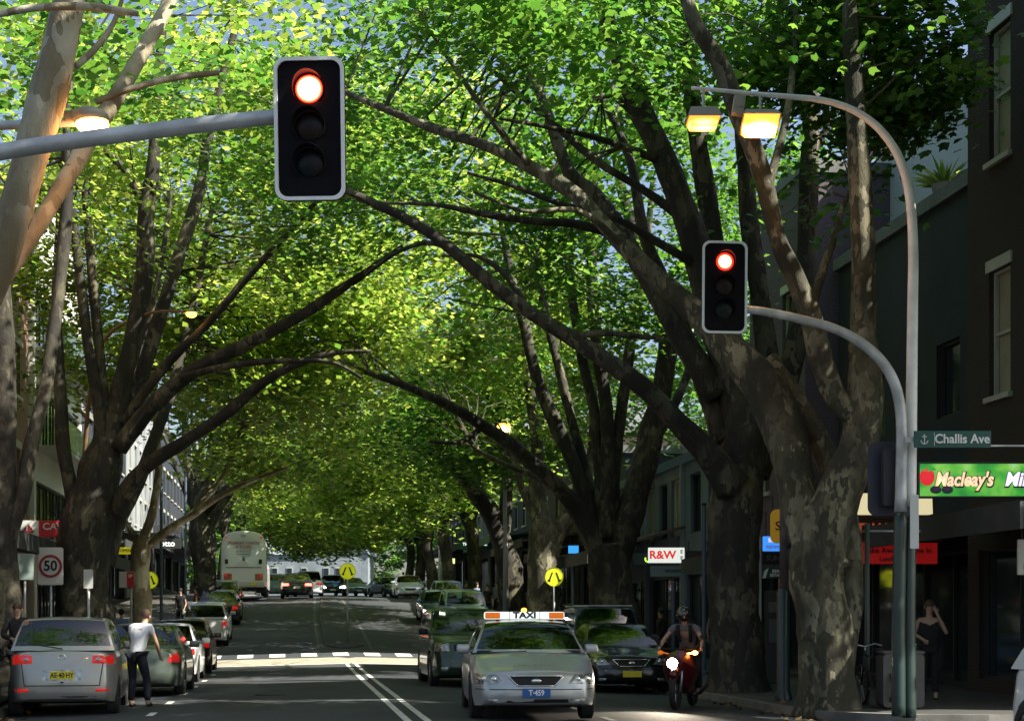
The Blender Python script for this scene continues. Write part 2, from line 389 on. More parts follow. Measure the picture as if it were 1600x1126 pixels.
def sight(p):      # foliage is pruned back from the lamp heads
    m = np.zeros(len(p), bool)
    for (px, py, Y, r) in ((787, 668, 60, 16), (299, 489, 37, 9)):
        x = CX + p[:, 0] * F / p[:, 1]; y = H0 - (p[:, 2] - CH) * F / p[:, 1]; m |= (np.hypot(x - px, y - py) < r) & (p[:, 1] < Y)
    return m
def leaf_mesh(name, C, size, m, parent, off, lobed=False, cn=None):
    n = len(C)
    if n == 0: return None
    C = np.asarray(C, float)
    tilt = np.radians(rng.normal(0, 38, n)); az = rng.uniform(0, 2 * np.pi, n); sp = rng.uniform(0, 2 * np.pi, n)
    N = np.stack([np.sin(tilt) * np.cos(az), np.sin(tilt) * np.sin(az), np.cos(tilt)], 1)
    if cn is not None: N = N * .75 + cn; N /= np.linalg.norm(N, axis=1)[:, None]
    A = np.stack([np.cos(sp), np.sin(sp), np.zeros(n)], 1); A -= N * (A * N).sum(1)[:, None]; A /= np.linalg.norm(A, axis=1)[:, None]
    B = np.cross(N, A); S = size * rng.uniform(.65, 1.35, n)
    if lobed:
        T = [(0, -.5, 0), (.38, -.32, -.1), (.52, .08, -.14), (.22, .16, 0), (0, .55, -.06), (-.22, .16, 0), (-.52, .08, -.14), (-.38, -.32, -.1)]
    else:
        T = [(0, -.5, -.05), (.46, -.05, -.1), (0, .5, -.05), (-.46, -.05, -.1)]
    k = len(T); V = np.empty((n, k, 3))
    for i, (a, b_, c) in enumerate(T): V[:, i] = C + (A * a + B * b_ + N * c) * S[:, None]
    V = V.reshape(-1, 3) - np.array(off)
    me = bpy.data.meshes.new(name); me.vertices.add(n * k); me.vertices.foreach_set('co', V.ravel().astype(np.float32))
    me.loops.add(n * k); me.loops.foreach_set('vertex_index', np.arange(n * k, dtype=np.int32))
    me.polygons.add(n); me.polygons.foreach_set('loop_start', np.arange(0, n * k, k, dtype=np.int32))
    me.polygons.foreach_set('loop_total', np.full(n, k, np.int32)); me.materials.append(m); me.update(calc_edges=True); me.validate()
    return link(bpy.data.objects.new(name, me), parent)

def tree(label, limbs, crowns, bmat, lmat=LEAF_SPRING, lsize=.2, per=60, lobed=False, twigs=True, low=None, group='plane trees lining the street', rej=None):
    """limbs: lists of (x,y,z,r); crowns: (s,t,z,rs,rt,rz,count)"""
    b0 = limbs[0][0]; off = Vector((b0[0], b0[1], G(b0[0], b0[1])))
    root = thing('plane_tree', label, 'tree', off, group=group)
    tb = MB(); node = []
    for i, L in enumerate(limbs):
        q = smooth_path(L, 5); r0 = L[0][3]
        if i == 0:
            q = [x for x in q if x[2] > off.z + .95]; x0 = q[0]; bx = b0[0] * .6 + x0[0] * .4; by = b0[1]
            q = [(bx + (x0[0] - bx) * f, by + (x0[1] - by) * f, off.z + h_, x0[3] * k_) for h_, k_, f in ((-.2, 1.3, 0), (.05, 1.2, 0), (.25, 1.1, .15), (.55, 1.02, .5), (.8, 1.0, .8))] + q
        tb.tube([x[:3] for x in q], [x[3] for x in q], n=16 if r0 > .2 else 9 if r0 > .07 else 6, rough=.22 if r0 > .1 else .12, seed=i)
        node += [x for x in q if x[3] < .16 or r0 < .2] or q[-3:]
    node = np.array(node)
    cc = []
    for (s, t, z, rs, rt, rz, cnt) in crowns:
        u = rng.normal(size=(cnt * 2, 3)); u /= np.linalg.norm(u, axis=1)[:, None]; rad = rng.uniform(.35, 1.0, cnt * 2) ** .5
        u *= rad[:, None]; u = u * np.array((rs, rt, rz)); u = u[:cnt]
        wp = np.array([tuple(W(s + a, t + c, z + base(t) + d)) for a, c, d in u]); cc.append(wp)
    cc = np.concatenate(cc)
    gz = np.array([base(st(p[0], p[1])[1]) for p in cc]); hr = np.full(len(cc), low) if low is not None else np.array([float(np.interp(st(p[0], p[1])[1], (45, 62, 80, 95), (4.6, 4.0, 3.8, 3.2))) for p in cc]); keep = cc[:, 2] > gz + hr
    cc = cc[keep]
    if rej is not None: cc = cc[~rej(cc)]
    # twigs from the nearest limb to each clump
    if twigs:
        for p in cc[:: 2 if per > 30 else 3]:
            d = np.linalg.norm(node[:, :3] - p, axis=1); j = int(np.argmin(d + rng.uniform(0, 1.2, len(d)))); q = node[j]
            if d[j] > 4.6 or d[j] < .3: continue
            a = Vector(q[:3]); e = Vector(p); mid = (a + e) / 2 + Vector((rng.normal(0, .2), rng.normal(0, .2), .12 * d[j])) 
            r = min(q[3] * .5, .010 + .008 * d[j]); tb.tube([a, mid, e], [r, r * .65, .006], n=4, cap=False)
    tb.build('trunk', bmat, root, smooth=True, off=off)
    n = len(cc); k = rng.integers(int(per * .5), int(per * 1.5), n)
    idx = np.repeat(np.arange(n), k); g = rng.normal(size=(len(idx), 3)); cs = rng.uniform(.28, .78, n)
    pos = cc[idx] + g * (cs[idx][:, None] * np.array((1, 1, .55))); ct = rng.normal(0, .42, (n, 2)); cnv = np.concatenate([ct, np.full((n, 1), .55)], 1)[idx]; pos[:, :2] += 0
    pos[:, 2] -= .10 * (g[:, 0] ** 2 + g[:, 1] ** 2) * cs[idx]
    for m_ in in_sun_gap(pos): 
        if len(m_) == len(pos): cnv = cnv[~m_]; pos = pos[~m_]
    kp = ~sight(pos); pos = pos[kp]; cnv = cnv[kp]
    if rej is not None: kp = ~rej(pos); pos = pos[kp]; cnv = cnv[kp]
    leaf_mesh('crown', pos, lsize, lmat, root, off, lobed, cnv); return root

def proc_limbs(s, t, h=5.0, r=.35, lean=1.0, n=6, seed=0, reach=6.0, top=15):
    """trunk and arching limbs for a tree of the row; lean = direction of the road"""
    g = np.random.default_rng(seed); z0 = base(t) - .1; L = []
    def w3(ss, tt, zz, rr): v = W(ss, tt, zz + z0); return (v.x, v.y, v.z, rr)
    k1 = g.normal(0, .15); L.append([w3(s, t, 0, r * 1.15), w3(s + k1, t, h * .35, r * .95), w3(s + k1 * 2 + lean * .1, t + g.normal(0, .1), h * .7, r * .9), w3(s + lean * .3, t, h, r * .85)])
    for i in range(n):
        a = 2 * math.pi * i / n + g.uniform(-.3, .3); rr = reach * g.uniform(.6, 1.1); da, dt = math.cos(a) * rr, math.sin(a) * rr * .8
        da += lean * rr * .35; tz = top * g.uniform(.8, 1.05); r1 = r * g.uniform(.38, .6)
        f = g.uniform(.8, 1.0); hh = h * g.uniform(.75, 1)
        p = [w3(s + lean * .2, t, hh, r1), w3(s + da * .25, t + dt * .25, hh + (tz - hh) * .3 * f, r1 * .85), w3(s + da * .6, t + dt * .55, hh + (tz - hh) * .65, r1 * .55), w3(s + da, t + dt, tz, .03)]
        L.append(p)
        q = smooth_path(p, 4)
        for _ in range(3):
            b0 = q[g.integers(4, 10)]; e = Vector(b0[:3]) + Vector((g.normal(lean * .8, 1.4), g.normal(0, 1.4), g.uniform(.6, 3)))
            m_ = (Vector(b0[:3]) + e) / 2 + Vector((0, 0, .3)); L.append([b0[:3] + (b0[3] * .5,), (*m_, b0[3] * .35), (*e, .015)])
    return L
for t_, lab in ((13.5, 'unseen plane tree added outside the right edge to shade the near road'), (2.5, 'unseen plane tree added beside the viewer to shade the near road')):  # unseen trees added out of frame, crowns placed to shade the near road
    tree(lab, proc_limbs(8.0, t_, 4.5, .4, -1, 6, int(t_), 6, 13), [(4.0, t_, 12.2, 3.4, 6.0, 3.2, 170)] + ([(9.8, 19.0, 10.2, 3.8, 3.2, 3.0, 260), (8.8, 17.5, 15.8, 4.2, 3.8, 2.8, 260)] if t_ > 10 else []), BARK_MID, LEAF_SPRING, .30, 50, twigs=False, rej=lambda c: (H0 - (c[:, 2] - CH) * F / np.maximum(c[:, 1], .1) > -40) & (c[:, 1] > 0) & (CX + c[:, 0] * F / np.maximum(c[:, 1], .1) < 1640))
# --- near right tree with the mottled forked trunk
KR = 7.0
R1 = [limb([(1304, 1135, 96), (1298, 1050, 88), (1286, 965, 88), (1275, 900, 88), (1285, 830, 86), (1312, 765, 76), (1342, 700, 66), (1352, 620, 58), (1350, 520, 46), (1348, 420, 43), (1345, 300, 40), (1338, 180, 34), (1330, 60, 27), (1322, -120, 18)], 25),
      limb([(1345, 650, 25, 46), (1312, 630, 25, 40), (1285, 570, 25, 38), (1268, 500, 25, 36), (1240, 430, 25, 35), (1215, 375, 24.8, 33), (1197, 300, 24.6, 32), (1178, 235, 24.5, 32), (1150, 165, 24.3, 32), (1122, 95, 24.2, 30), (1088, 40, 24, 26), (1060, -40, 24, 20)]),
      limb([(1292, 900, 25, 80), (1262, 820, 25.2, 66), (1240, 740, 25.5, 60), (1222, 665, 26, 66), (1190, 600, 26.3, 70), (1150, 555, 26.6, 60), (1100, 500, 27, 44), (1040, 445, 27.3, 34), (975, 385, 27.6, 28), (900, 305, 28, 26), (830, 262, 28.5, 22), (760, 228, 29, 19), (690, 205, 29.5, 16), (600, 170, 30, 13), (530, 140, 31, 8)]),
      limb([(1318, 1020, 25.4, 46), (1330, 930, 25.5, 44), (1322, 830, 25.8, 44), (1300, 740, 26, 44), (1262, 660, 26.4, 40), (1200, 560, 26.6, 34)]),
      limb([(1265, 495, 25, 16), (1280, 440, 25.4, 16), (1300, 380, 25.8, 14), (1318, 320, 26.2, 9), (1340, 280, 26.5, 5)]),
      limb([(1197, 300, 24.6, 18), (1225, 200, 25, 14), (1240, 100, 25.5, 12), (1245, -20, 26, 8)]),
      limb([(975, 385, 27.6, 14), (905, 330, 27, 10), (820, 330, 26.6, 7), (740, 300, 26, 5)]),
      limb([(830, 262, 28.5, 14), (770, 190, 28, 11), (720, 120, 27.8, 9), (680, 60, 27.5, 7), (640, 0, 27, 5)])]
def rejR1(c):     # the crown stays behind the lamp column and clear of the trunk's lower half
    px = CX + c[:, 0] * F / c[:, 1]; py = H0 - (c[:, 2] - CH) * F / c[:, 1]
    s = (c[:, 0] - O2.x) * SR.x + c[:, 1] * SR.y
    return (c[:, 1] < 24.2) | ((c[:, 2] < 8.3) & (c[:, 0] > 2.2)) | (s > 9.8) | ((c[:, 2] < 9.6) & (c[:, 0] > 3.2) & (rng.uniform(size=len(c)) < .75))
tree('thick mottled plane tree with a low forked trunk beside the grey bin', R1,
     [(4.6, 28.5, 14.2, 5.2, 3.2, 2.6, 110), (8.4, 25.8, 11.4, 2.3, 1.6, 1.6, 120), (2.5, 25.5, 11.6, 3.0, 1.2, 1.0, 26), (7.8, 27, 9.0, 1.4, 1.5, .7, 14)], BARK_MID, LEAF_DEEP, .16, 95, True, rej=rejR1)
# --- second right tree, wide dark trunk
R2 = [limb([(1155, 1085, 96), (1150, 1000, 88), (1146, 900, 88), (1148, 820, 88), (1158, 740, 84), (1165, 660, 78), (1150, 590, 66), (1122, 510, 58), (1098, 420, 50), (1070, 330, 46), (1040, 255, 44), (1008, 190, 42), (982, 120, 38), (955, 50, 32), (925, -40, 24)], 31),
      limb([(1165, 680, 31, 44), (1148, 560, 31.3, 40), (1125, 440, 31.6, 38), (1108, 330, 32, 36), (1092, 230, 32, 32), (1078, 120, 32, 28), (1066, 0, 32, 22), (1060, -100, 32, 16)]),
      limb([(1172, 720, 31, 44), (1200, 600, 31.2, 40), (1190, 480, 31.4, 34), (1172, 360, 31.6, 30), (1162, 240, 31.8, 28), (1158, 100, 32, 22), (1150, -40, 32, 14)]),
      limb([(1180, 740, 31.4, 46), (1222, 620, 32, 42), (1250, 500, 32.5, 36), (1262, 380, 33, 33), (1264, 250, 33, 32), (1268, 130, 33, 28), (1272, 0, 33, 20)]),
      limb([(1145, 760, 30.6, 58), (1110, 712, 30.4, 48), (1060, 660, 30.2, 38), (1005, 605, 30, 32), (950, 565, 30, 29), (890, 526, 30, 27), (830, 490, 30, 25), (770, 445, 30, 23), (700, 385, 30, 20), (640, 345, 30, 17), (585, 318, 30, 15), (540, 298, 30, 12), (470, 270, 30, 8)]),
      limb([(1120, 620, 31, 44), (1060, 520, 31, 38), (1015, 440, 31.2, 34), (975, 370, 31.6, 30), (935, 310, 32, 28), (890, 270, 32, 24), (860, 190, 32.5, 20), (830, 110, 33, 16), (800, 30, 33, 12), (770, -60, 33, 8)]),
      limb([(1130, 690, 31, 36), (1085, 560, 31.5, 30), (1045, 460, 32, 26), (1005, 360, 32.5, 20), (985, 250, 33, 15), (940, 150, 33.5, 10)]),
      limb([(1075, 345, 31, 20), (1010, 300, 31, 16), (930, 250, 31, 13), (850, 180, 31, 11), (790, 130, 31, 8), (730, 60, 31, 5)]),
      limb([(1040, 255, 31, 16), (990, 235, 30.6, 13), (930, 215, 30.3, 10), (860, 200, 30, 8), (780, 185, 30, 5)]),
      limb([(1098, 420, 31, 18), (1030, 380, 30.6, 15), (960, 340, 30.3, 12), (880, 320, 30, 10), (800, 290, 30, 8), (730, 270, 30, 5)]),
      limb([(1008, 190, 31, 15), (960, 150, 31, 12), (900, 90, 31, 10), (860, 20, 31, 7), (840, -40, 31, 5)]),
      limb([(830, 490, 30, 12), (790, 430, 30.4, 10), (745, 400, 30.8, 8), (690, 400, 31, 5)]),
      limb([(700, 385, 30, 10), (660, 380, 30, 8), (610, 400, 30, 6), (570, 430, 30, 4)]),
      limb([(1092, 230, 32, 16), (1120, 150, 32, 13), (1135, 60, 32, 10), (1150, -40, 32, 7)]),
      limb([(1264, 250, 33, 14), (1300, 180, 33, 11), (1320, 90, 33, 9), (1330, 0, 33, 6)]),
      limb([(890, 526, 30, 13), (940, 520, 29.8, 11), (1000, 525, 29.6, 9), (1040, 530, 29.5, 6)]),
      limb([(975, 370, 31.6, 18), (900, 350, 31.4, 15), (830, 345, 31.2, 13), (760, 335, 31, 11), (680, 320, 31, 8), (600, 318, 31, 5)])]
def rejR2(c): return ((c[:, 2] < 8.4) & (c[:, 0] > 1.6)) | ((c[:, 2] < 6.3) & (rng.uniform(size=len(c)) < .8)) | (c[:, 1] < 27.5) | (c[:, 0] > 7.6) & (rng.uniform(size=len(c)) < .6)
tree('broad plane tree with a wide dark trunk standing behind the motorbike', R2,
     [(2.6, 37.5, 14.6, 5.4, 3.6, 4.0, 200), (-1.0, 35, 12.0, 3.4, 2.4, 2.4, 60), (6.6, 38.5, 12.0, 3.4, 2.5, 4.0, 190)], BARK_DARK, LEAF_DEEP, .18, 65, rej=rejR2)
# --- third right tree: fan of dark stems
R3 = [limb([(962, 975, 86), (955, 930, 72), (950, 890, 66), (946, 850, 62)], 43),
      limb([(940, 870, 43, 44), (912, 810, 43, 38), (880, 770, 42.7, 30), (845, 735, 42.4, 27), (800, 695, 42, 25), (755, 665, 41.6, 21), (700, 632, 41, 18), (640, 605, 40.5, 14), (570, 580, 40, 9)]),
      limb([(925, 820, 43, 30), (902, 740, 43, 27), (872, 670, 43, 24), (842, 600, 43, 22), (822, 520, 43, 19), (800, 440, 43, 15), (780, 330, 43, 10)]),
      limb([(935, 830, 43, 22), (915, 740, 43.2, 19), (892, 650, 43.4, 17), (872, 570, 43.6, 16), (850, 480, 43.8, 14), (835, 380, 44, 10)]),
      limb([(940, 830, 43, 22), (936, 730, 43, 20), (928, 640, 43, 18), (908, 550, 43, 18), (892, 450, 43, 17), (885, 340, 43, 13), (870, 220, 43, 8)]),
      limb([(946, 840, 42.8, 27), (950, 730, 42.8, 25), (945, 620, 42.8, 22), (928, 500, 42.8, 20), (925, 390, 42.8, 17), (930, 260, 42.8, 12)]),
      limb([(955, 850, 43, 24), (960, 730, 43, 22), (974, 620, 43, 20), (988, 520, 43, 18), (1008, 410, 43, 14), (1020, 280, 43, 9)]),
      limb([(960, 900, 43, 42), (985, 800, 43, 46), (1010, 710, 43, 44), (1032, 620, 43, 38), (1042, 540, 43, 34), (1030, 470, 43, 28), (1000, 390, 43, 22), (970, 290, 43, 16), (950, 160, 43, 11)]),
      limb([(1010, 710, 43, 20), (1050, 640, 43.4, 16), (1080, 560, 44, 13), (1090, 450, 44, 10)]),
      limb([(880, 770, 42.7, 14), (840, 745, 43.6, 11), (800, 730, 44.3, 9), (740, 700, 45, 6)]),
      limb([(755, 665, 41.6, 12), (720, 690, 41, 8), (670, 690, 40.5, 5)])]
tree('dark plane tree whose stems fan out behind the black off-road car', R3,
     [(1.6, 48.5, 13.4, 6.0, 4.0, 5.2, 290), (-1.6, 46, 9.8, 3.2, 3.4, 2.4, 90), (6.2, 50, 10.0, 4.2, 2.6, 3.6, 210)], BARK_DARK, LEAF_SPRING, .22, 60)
R4 = [limb([(855, 965, 60), (848, 900, 52), (850, 850, 50), (842, 800, 34), (838, 740, 25), (838, 680, 23), (826, 600, 18), (815, 500, 12)], 54),
      limb([(850, 870, 54, 34), (872, 830, 54, 30), (892, 800, 54, 26), (915, 765, 54, 20), (925, 690, 54, 14), (930, 560, 54, 8)]),
      limb([(843, 820, 54, 20), (815, 760, 54, 14), (800, 700, 54, 9)])]
tree('pale green-grey plane trunk standing right behind the nearer walking-legs sign', R4,
     [(3.4, 57, 9.5, 4.6, 4, 3.5, 150), (5.8, 58, 9.4, 4.5, 3, 3.4, 220), (7.5, 60, 13, 3, 3, 3.5, 90)], BARK_MID, LEAF_DEEP, .21, 55)
R5 = [limb([(800, 950, 62, 48), (797, 900, 62, 44), (785, 850, 62, 38), (768, 805, 62, 33), (745, 772, 61, 28), (722, 742, 60, 22), (690, 715, 59, 14), (640, 690, 58, 8)]),
      limb([(785, 850, 62, 24), (790, 790, 62, 22), (792, 730, 62, 19), (778, 660, 62, 15), (762, 570, 62, 10), (750, 440, 62, 6)]),
      limb([(765, 800, 62, 16), (742, 740, 62, 13), (735, 690, 62, 10), (720, 620, 62, 6)])]
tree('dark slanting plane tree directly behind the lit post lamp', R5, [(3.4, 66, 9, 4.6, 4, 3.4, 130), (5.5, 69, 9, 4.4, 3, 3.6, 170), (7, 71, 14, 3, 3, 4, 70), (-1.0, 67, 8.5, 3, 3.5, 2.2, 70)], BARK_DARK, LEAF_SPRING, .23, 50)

# --- left row
L0 = [limb([(-384, 1215, 100), (-340, 1040, 80), (-250, 840, 72), (-130, 640, 64), (-40, 490, 60), (8, 380, 58), (34, 290, 57), (60, 190, 57), (90, 90, 55), (108, 0, 50), (120, -120, 40)], 15),
      limb([(-60, 520, 15, 40), (20, 410, 15.6, 34), (92, 300, 16.2, 31), (145, 210, 16.8, 31), (195, 130, 17.3, 30), (235, 60, 17.7, 27), (270, -10, 18, 22), (300, -100, 18, 16)]),
      limb([(118, 105, 15.2, 12), (150, 75, 15.3, 11), (178, 35, 15.5, 9), (195, -15, 15.6, 7)]),
      limb([(-60, 40, 14.6, 9), (0, 22, 14.7, 12), (60, 12, 14.7, 13), (130, 10, 14.8, 14), (180, 16, 14.9, 13), (216, 22, 15, 9)]),
      limb([(150, 160, 17, 10), (200, 140, 17, 11), (270, 122, 17.2, 11), (342, 114, 17.4, 9)])]
def rejL0(c):
    px = CX + c[:, 0] * F / c[:, 1]
    return (c[:, 1] < 14.6) | (c[:, 2] < 6.9) | (c[:, 0] > -2.2)
tree('pale mottled plane limb leaning in from the left behind the traffic light arm', L0,
     [(-6.5, 22, 9.6, 4.0, 2.0, 1.5, 44), (-5.5, 18, 8.6, 2.2, 1.2, 1.0, 14)], BARK_PALE, LEAF_DEEP, .14, 65, True, twigs=False, rej=rejL0)
L0b = [limb([(10, 1080, 62), (10, 960, 56), (2, 850, 48), (6, 740, 42), (8, 640, 38), (6, 540, 36), (-4, 420, 36), (-20, 280, 28), (-40, 100, 18)], 31),
       limb([(8, 860, 31, 28), (34, 780, 31, 26), (50, 690, 31.2, 24), (72, 600, 31.4, 24), (86, 500, 31.6, 22), (98, 400, 31.8, 21), (106, 300, 32, 19), (104, 210, 32, 14), (112, 100, 32, 9)])]
tree('dark plane trunk at the left edge behind a person in black', L0b, [(-9.0, 35, 12.6, 4, 2.2, 3.4, 70), (-4.5, 34, 14.2, 3.5, 2, 2.0, 30)], BARK_DARK, LEAF_SPRING, .19, 55, rej=lambda c: (c[:, 2] < 8.8))
L1 = [limb([(138, 1075, 110), (134, 980, 92), (128, 900, 86), (134, 840, 84), (146, 780, 78), (160, 725, 62), (170, 685, 48)], 38),
      limb([(120, 800, 38, 28), (102, 720, 38, 25), (94, 620, 38, 23), (88, 500, 38, 21), (94, 390, 38, 19), (98, 260, 38, 15), (96, 120, 38, 10)]),
      limb([(148, 760, 37.8, 24), (156, 660, 37.8, 21), (141, 560, 37.8, 18), (127, 450, 37.8, 17), (116, 350, 37.8, 15), (104, 240, 37.8, 11), (96, 140, 37.8, 7)]),
      limb([(168, 710, 38, 20), (163, 620, 38, 18), (150, 500, 38, 17), (140, 380, 38, 15), (132, 260, 38, 13), (136, 120, 38, 9)]),
      limb([(172, 700, 38, 36), (188, 610, 38, 33), (210, 520, 38, 32), (226, 420, 38, 30), (229, 330, 38, 27), (240, 250, 38, 23), (246, 140, 38, 18), (256, 20, 38, 13), (262, -80, 38, 9)]),
      limb([(228, 335, 38, 18), (205, 280, 38, 15), (165, 235, 38, 13), (130, 190, 38, 9)]),
      limb([(178, 700, 38.2, 27), (212, 610, 38.4, 25), (246, 510, 38.6, 24), (276, 410, 38.8, 22), (308, 310, 39, 20), (326, 210, 39, 18), (350, 110, 39, 14), (380, 0, 39, 9)]),
      limb([(186, 700, 37.8, 32), (240, 632, 37.5, 28), (310, 575, 37, 25), (390, 535, 36.6, 22), (470, 492, 36.2, 19), (550, 440, 36, 15), (630, 385, 36, 9)]),
      limb([(192, 660, 38, 18), (255, 575, 37.6, 16), (325, 505, 37.2, 15), (385, 435, 37, 13), (440, 375, 36.8, 11), (492, 318, 36.6, 8), (540, 250, 36.5, 5)]),
      limb([(178, 800, 38, 38), (222, 735, 37.6, 27), (290, 688, 37, 22), (355, 645, 36.5, 20), (410, 598, 36, 17), (460, 570, 35.7, 13), (520, 552, 35.5, 9), (580, 548, 35.5, 5)]),
      limb([(285, 590, 37, 13), (340, 575, 36.4, 12), (400, 566, 36, 11), (460, 563, 35.6, 9), (520, 566, 35.5, 7), (565, 590, 35.5, 5)]),
      limb([(160, 880, 38.4, 44), (182, 815, 38.6, 32), (208, 770, 39, 24), (240, 690, 39.5, 20), (268, 610, 40, 18), (290, 530, 40.5, 16), (310, 440, 41, 13), (330, 330, 41, 9)]),
      limb([(180, 690, 39, 16), (205, 600, 39.5, 14), (232, 500, 40, 12), (252, 410, 40, 10), (268, 300, 40, 7)])]
def rejL1(c):
    px = CX + c[:, 0] * F / c[:, 1]; py = H0 - (c[:, 2] - CH) * F / c[:, 1]
    return ((px < 330) & (c[:, 2] < 7.2)) | ((c[:, 1] < 37.5) & (c[:, 2] < 11) & (rng.uniform(size=len(c)) < .7))
tree('tall many-stemmed plane tree behind the silver hatchback with branches reaching right', L1,
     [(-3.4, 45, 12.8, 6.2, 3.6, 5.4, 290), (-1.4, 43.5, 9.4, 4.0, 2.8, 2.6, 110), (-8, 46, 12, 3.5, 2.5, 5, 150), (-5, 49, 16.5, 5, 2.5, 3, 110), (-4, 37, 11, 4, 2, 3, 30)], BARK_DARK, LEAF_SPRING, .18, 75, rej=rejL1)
L2 = [limb([(220, 1010, 38), (222, 940, 34), (219, 900, 33), (221, 860, 33), (226, 836, 30)], 51),
      limb([(224, 845, 51, 18), (240, 790, 51, 15), (248, 720, 51, 12), (240, 620, 51, 8)]),
      limb([(222, 850, 51, 14), (208, 832, 51, 11), (196, 812, 51, 8), (180, 760, 51, 5)]),
      limb([(228, 855, 51, 18), (262, 828, 50.6, 15), (298, 806, 50, 13), (338, 778, 49.5, 11), (390, 752, 49, 8), (450, 730, 48.6, 5)]),
      limb([(270, 828, 50.6, 10), (310, 790, 51, 9), (350, 740, 51.5, 7), (380, 660, 52, 5)])]
tree('small pale plane tree with a sunlit side standing behind the stooping man', L2,
     [(-2.6, 54.0, 8.4, 3.6, 3.4, 3.0, 170), (-6.5, 54, 12, 3, 3.5, 4, 70), (-1.5, 55, 13, 4.5, 3, 4, 80)], BARK_PALE, LEAF_SPRING, .2, 62, rej=lambda c: (c[:, 2] < 6.2) & (c[:, 0] < -9.5))
L3 = [limb([(322, 955, 72, 40), (320, 890, 72, 38), (312, 830, 72, 36), (316, 780, 72, 30), (330, 720, 72, 22), (345, 620, 72, 14), (350, 480, 72, 8)]),
      limb([(314, 830, 72, 22), (300, 770, 72, 17), (290, 690, 72, 12), (285, 560, 72, 7)]),
      limb([(318, 800, 72, 18), (352, 765, 71, 15), (400, 740, 70, 11), (470, 720, 69, 7)])]
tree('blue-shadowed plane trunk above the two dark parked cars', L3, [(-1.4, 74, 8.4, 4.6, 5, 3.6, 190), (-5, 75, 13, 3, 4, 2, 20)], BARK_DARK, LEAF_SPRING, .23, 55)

# --- trees farther along both rows
row = [(-7.0, 86, 'brown plane tree directly beside the rear of the white coach'), (-7.2, 98, 'plane tree in the left row beyond the front of the coach'), (-7.2, 112, 'far plane tree in the left row above the blue car'), (-7.2, 128, 'last plane tree of the left row before the gabled house'),
       (7.0, 76, 'plane tree in the right row just beyond the slanting dark tree'), (7.0, 88, 'plane tree in the right row behind the pale blue hatchback'), (7.0, 99, 'brown straight plane trunk above the row of parked blue cars'), (7.0, 112, 'far plane tree in the right row behind the silver oncoming car'), (7.2, 127, 'last plane tree of the right row near the gabled house')]
for k, (s, t, lab) in enumerate(row):
    ln = -1 if s > 0 else 1
    Lm = proc_limbs(s, t, 4.6 + (k % 3) * .5, .36, ln, 6, 30 + k, 5.5, 13)
    if t < 90 and s < 0: cr = [(-1.2, t + 1, 8.6, 5.2, 5.2, 3.8, 170)]
    elif s < 0: cr = [(-1.6, t, 8.8, 5.4, 5.5, 4.2, 150), (0, t, 5.2, 5, 4, 2.2, 130)]
    elif t > 95: cr = [(3.6, t, 7.6, 5.4, 6, 3.9, 190)]
    else: cr = [(3.8, t, 7.8, 5.0, 5, 4.0, 180)]
    tree(lab, Lm, cr, BARK_DARK, LEAF_SPRING, .31, 45, twigs=t < 90)
# ------------------------------------------------------------------ vehicles
def paint(name, c, metal=.3, rough=.32): return mat(name, c, rough, metal, coat=.6)
SILVER = paint('silver_car_paint', (.36, .36, .33), .5, .32)
BEIGE = paint('champagne_car_paint', (.40, .42, .42), .5, .30)
PWHITE = paint('white_car_paint', (.68, .71, .72), .0, .35)
PBLACK = paint('black_car_paint', (.012, .014, .016), .2, .22)
PGREEN = paint('dark_green_car_paint', (.02, .045, .025), .3, .25)
POLIVE = paint('grey_green_car_paint', (.10, .125, .10), .4, .3)
PMAROON = paint('maroon_car_paint', (.05, .012, .018), .3, .25)
PBLUE = paint('pale_blue_car_paint', (.34, .50, .58), .4, .3)
PDBLUE = paint('dark_blue_car_paint', (.03, .07, .14), .3, .25)
PTEAL = paint('teal_car_paint', (.12, .22, .24), .3, .3)
def tintglass():
    m = bpy.data.materials.new('tinted_car_glass'); m.use_nodes = True; n = m.node_tree; out = n.nodes['Material Output']; n.nodes.remove(n.nodes['Principled BSDF'])
    t = n.nodes.new('ShaderNodeBsdfTransparent'); t.inputs[0].default_value = (.48, .54, .52, 1)
    g = n.nodes.new('ShaderNodeBsdfGlossy'); g.inputs[0].default_value = (1, 1, 1, 1); g.inputs[1].default_value = .03
    f = n.nodes.new('ShaderNodeFresnel'); f.inputs[0].default_value = 1.5
    r = n.nodes.new('ShaderNodeMapRange'); r.inputs[1].default_value = 0; r.inputs[2].default_value = 1; r.inputs[3].default_value = .045; r.inputs[4].default_value = 1
    n.links.new(f.outputs[0], r.inputs[0])
    x = n.nodes.new('ShaderNodeMixShader'); n.links.new(r.outputs[0], x.inputs[0]); n.links.new(t.outputs[0], x.inputs[1]); n.links.new(g.outputs[0], x.inputs[2])
    n.links.new(x.outputs[0], out.inputs[0]); return m
CGLASS = tintglass()
INTER = mat('car_interior', (.025, .025, .024), .8)
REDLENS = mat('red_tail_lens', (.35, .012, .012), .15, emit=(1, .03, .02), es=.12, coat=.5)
REDLIT = em('lit_brake_lamp', (1, .06, .04), 5, (.4, .02, .02))
CLEAR = mat('clear_lamp_lens', (.30, .32, .30), .15, .5, coat=1, var=.6, vs=14)
AMBER = mat('amber_lens', (.55, .11, .004), .3, emit=(1, .22, .01), es=.18)
HEADLIT = em('lit_headlamp', (1, .88, .68), 14, (.8, .8, .7))
PLY = mat('yellow_number_plate', (.72, .60, .03), .5)
PLW = mat('white_number_plate', (.7, .7, .68), .5)
PLB = mat('blue_number_plate', (.02, .10, .32), .5)
TXTK = mat('black_lettering', (.01, .01, .012), .6); TXTW = mat('white_lettering', (.8, .8, .78), .5)

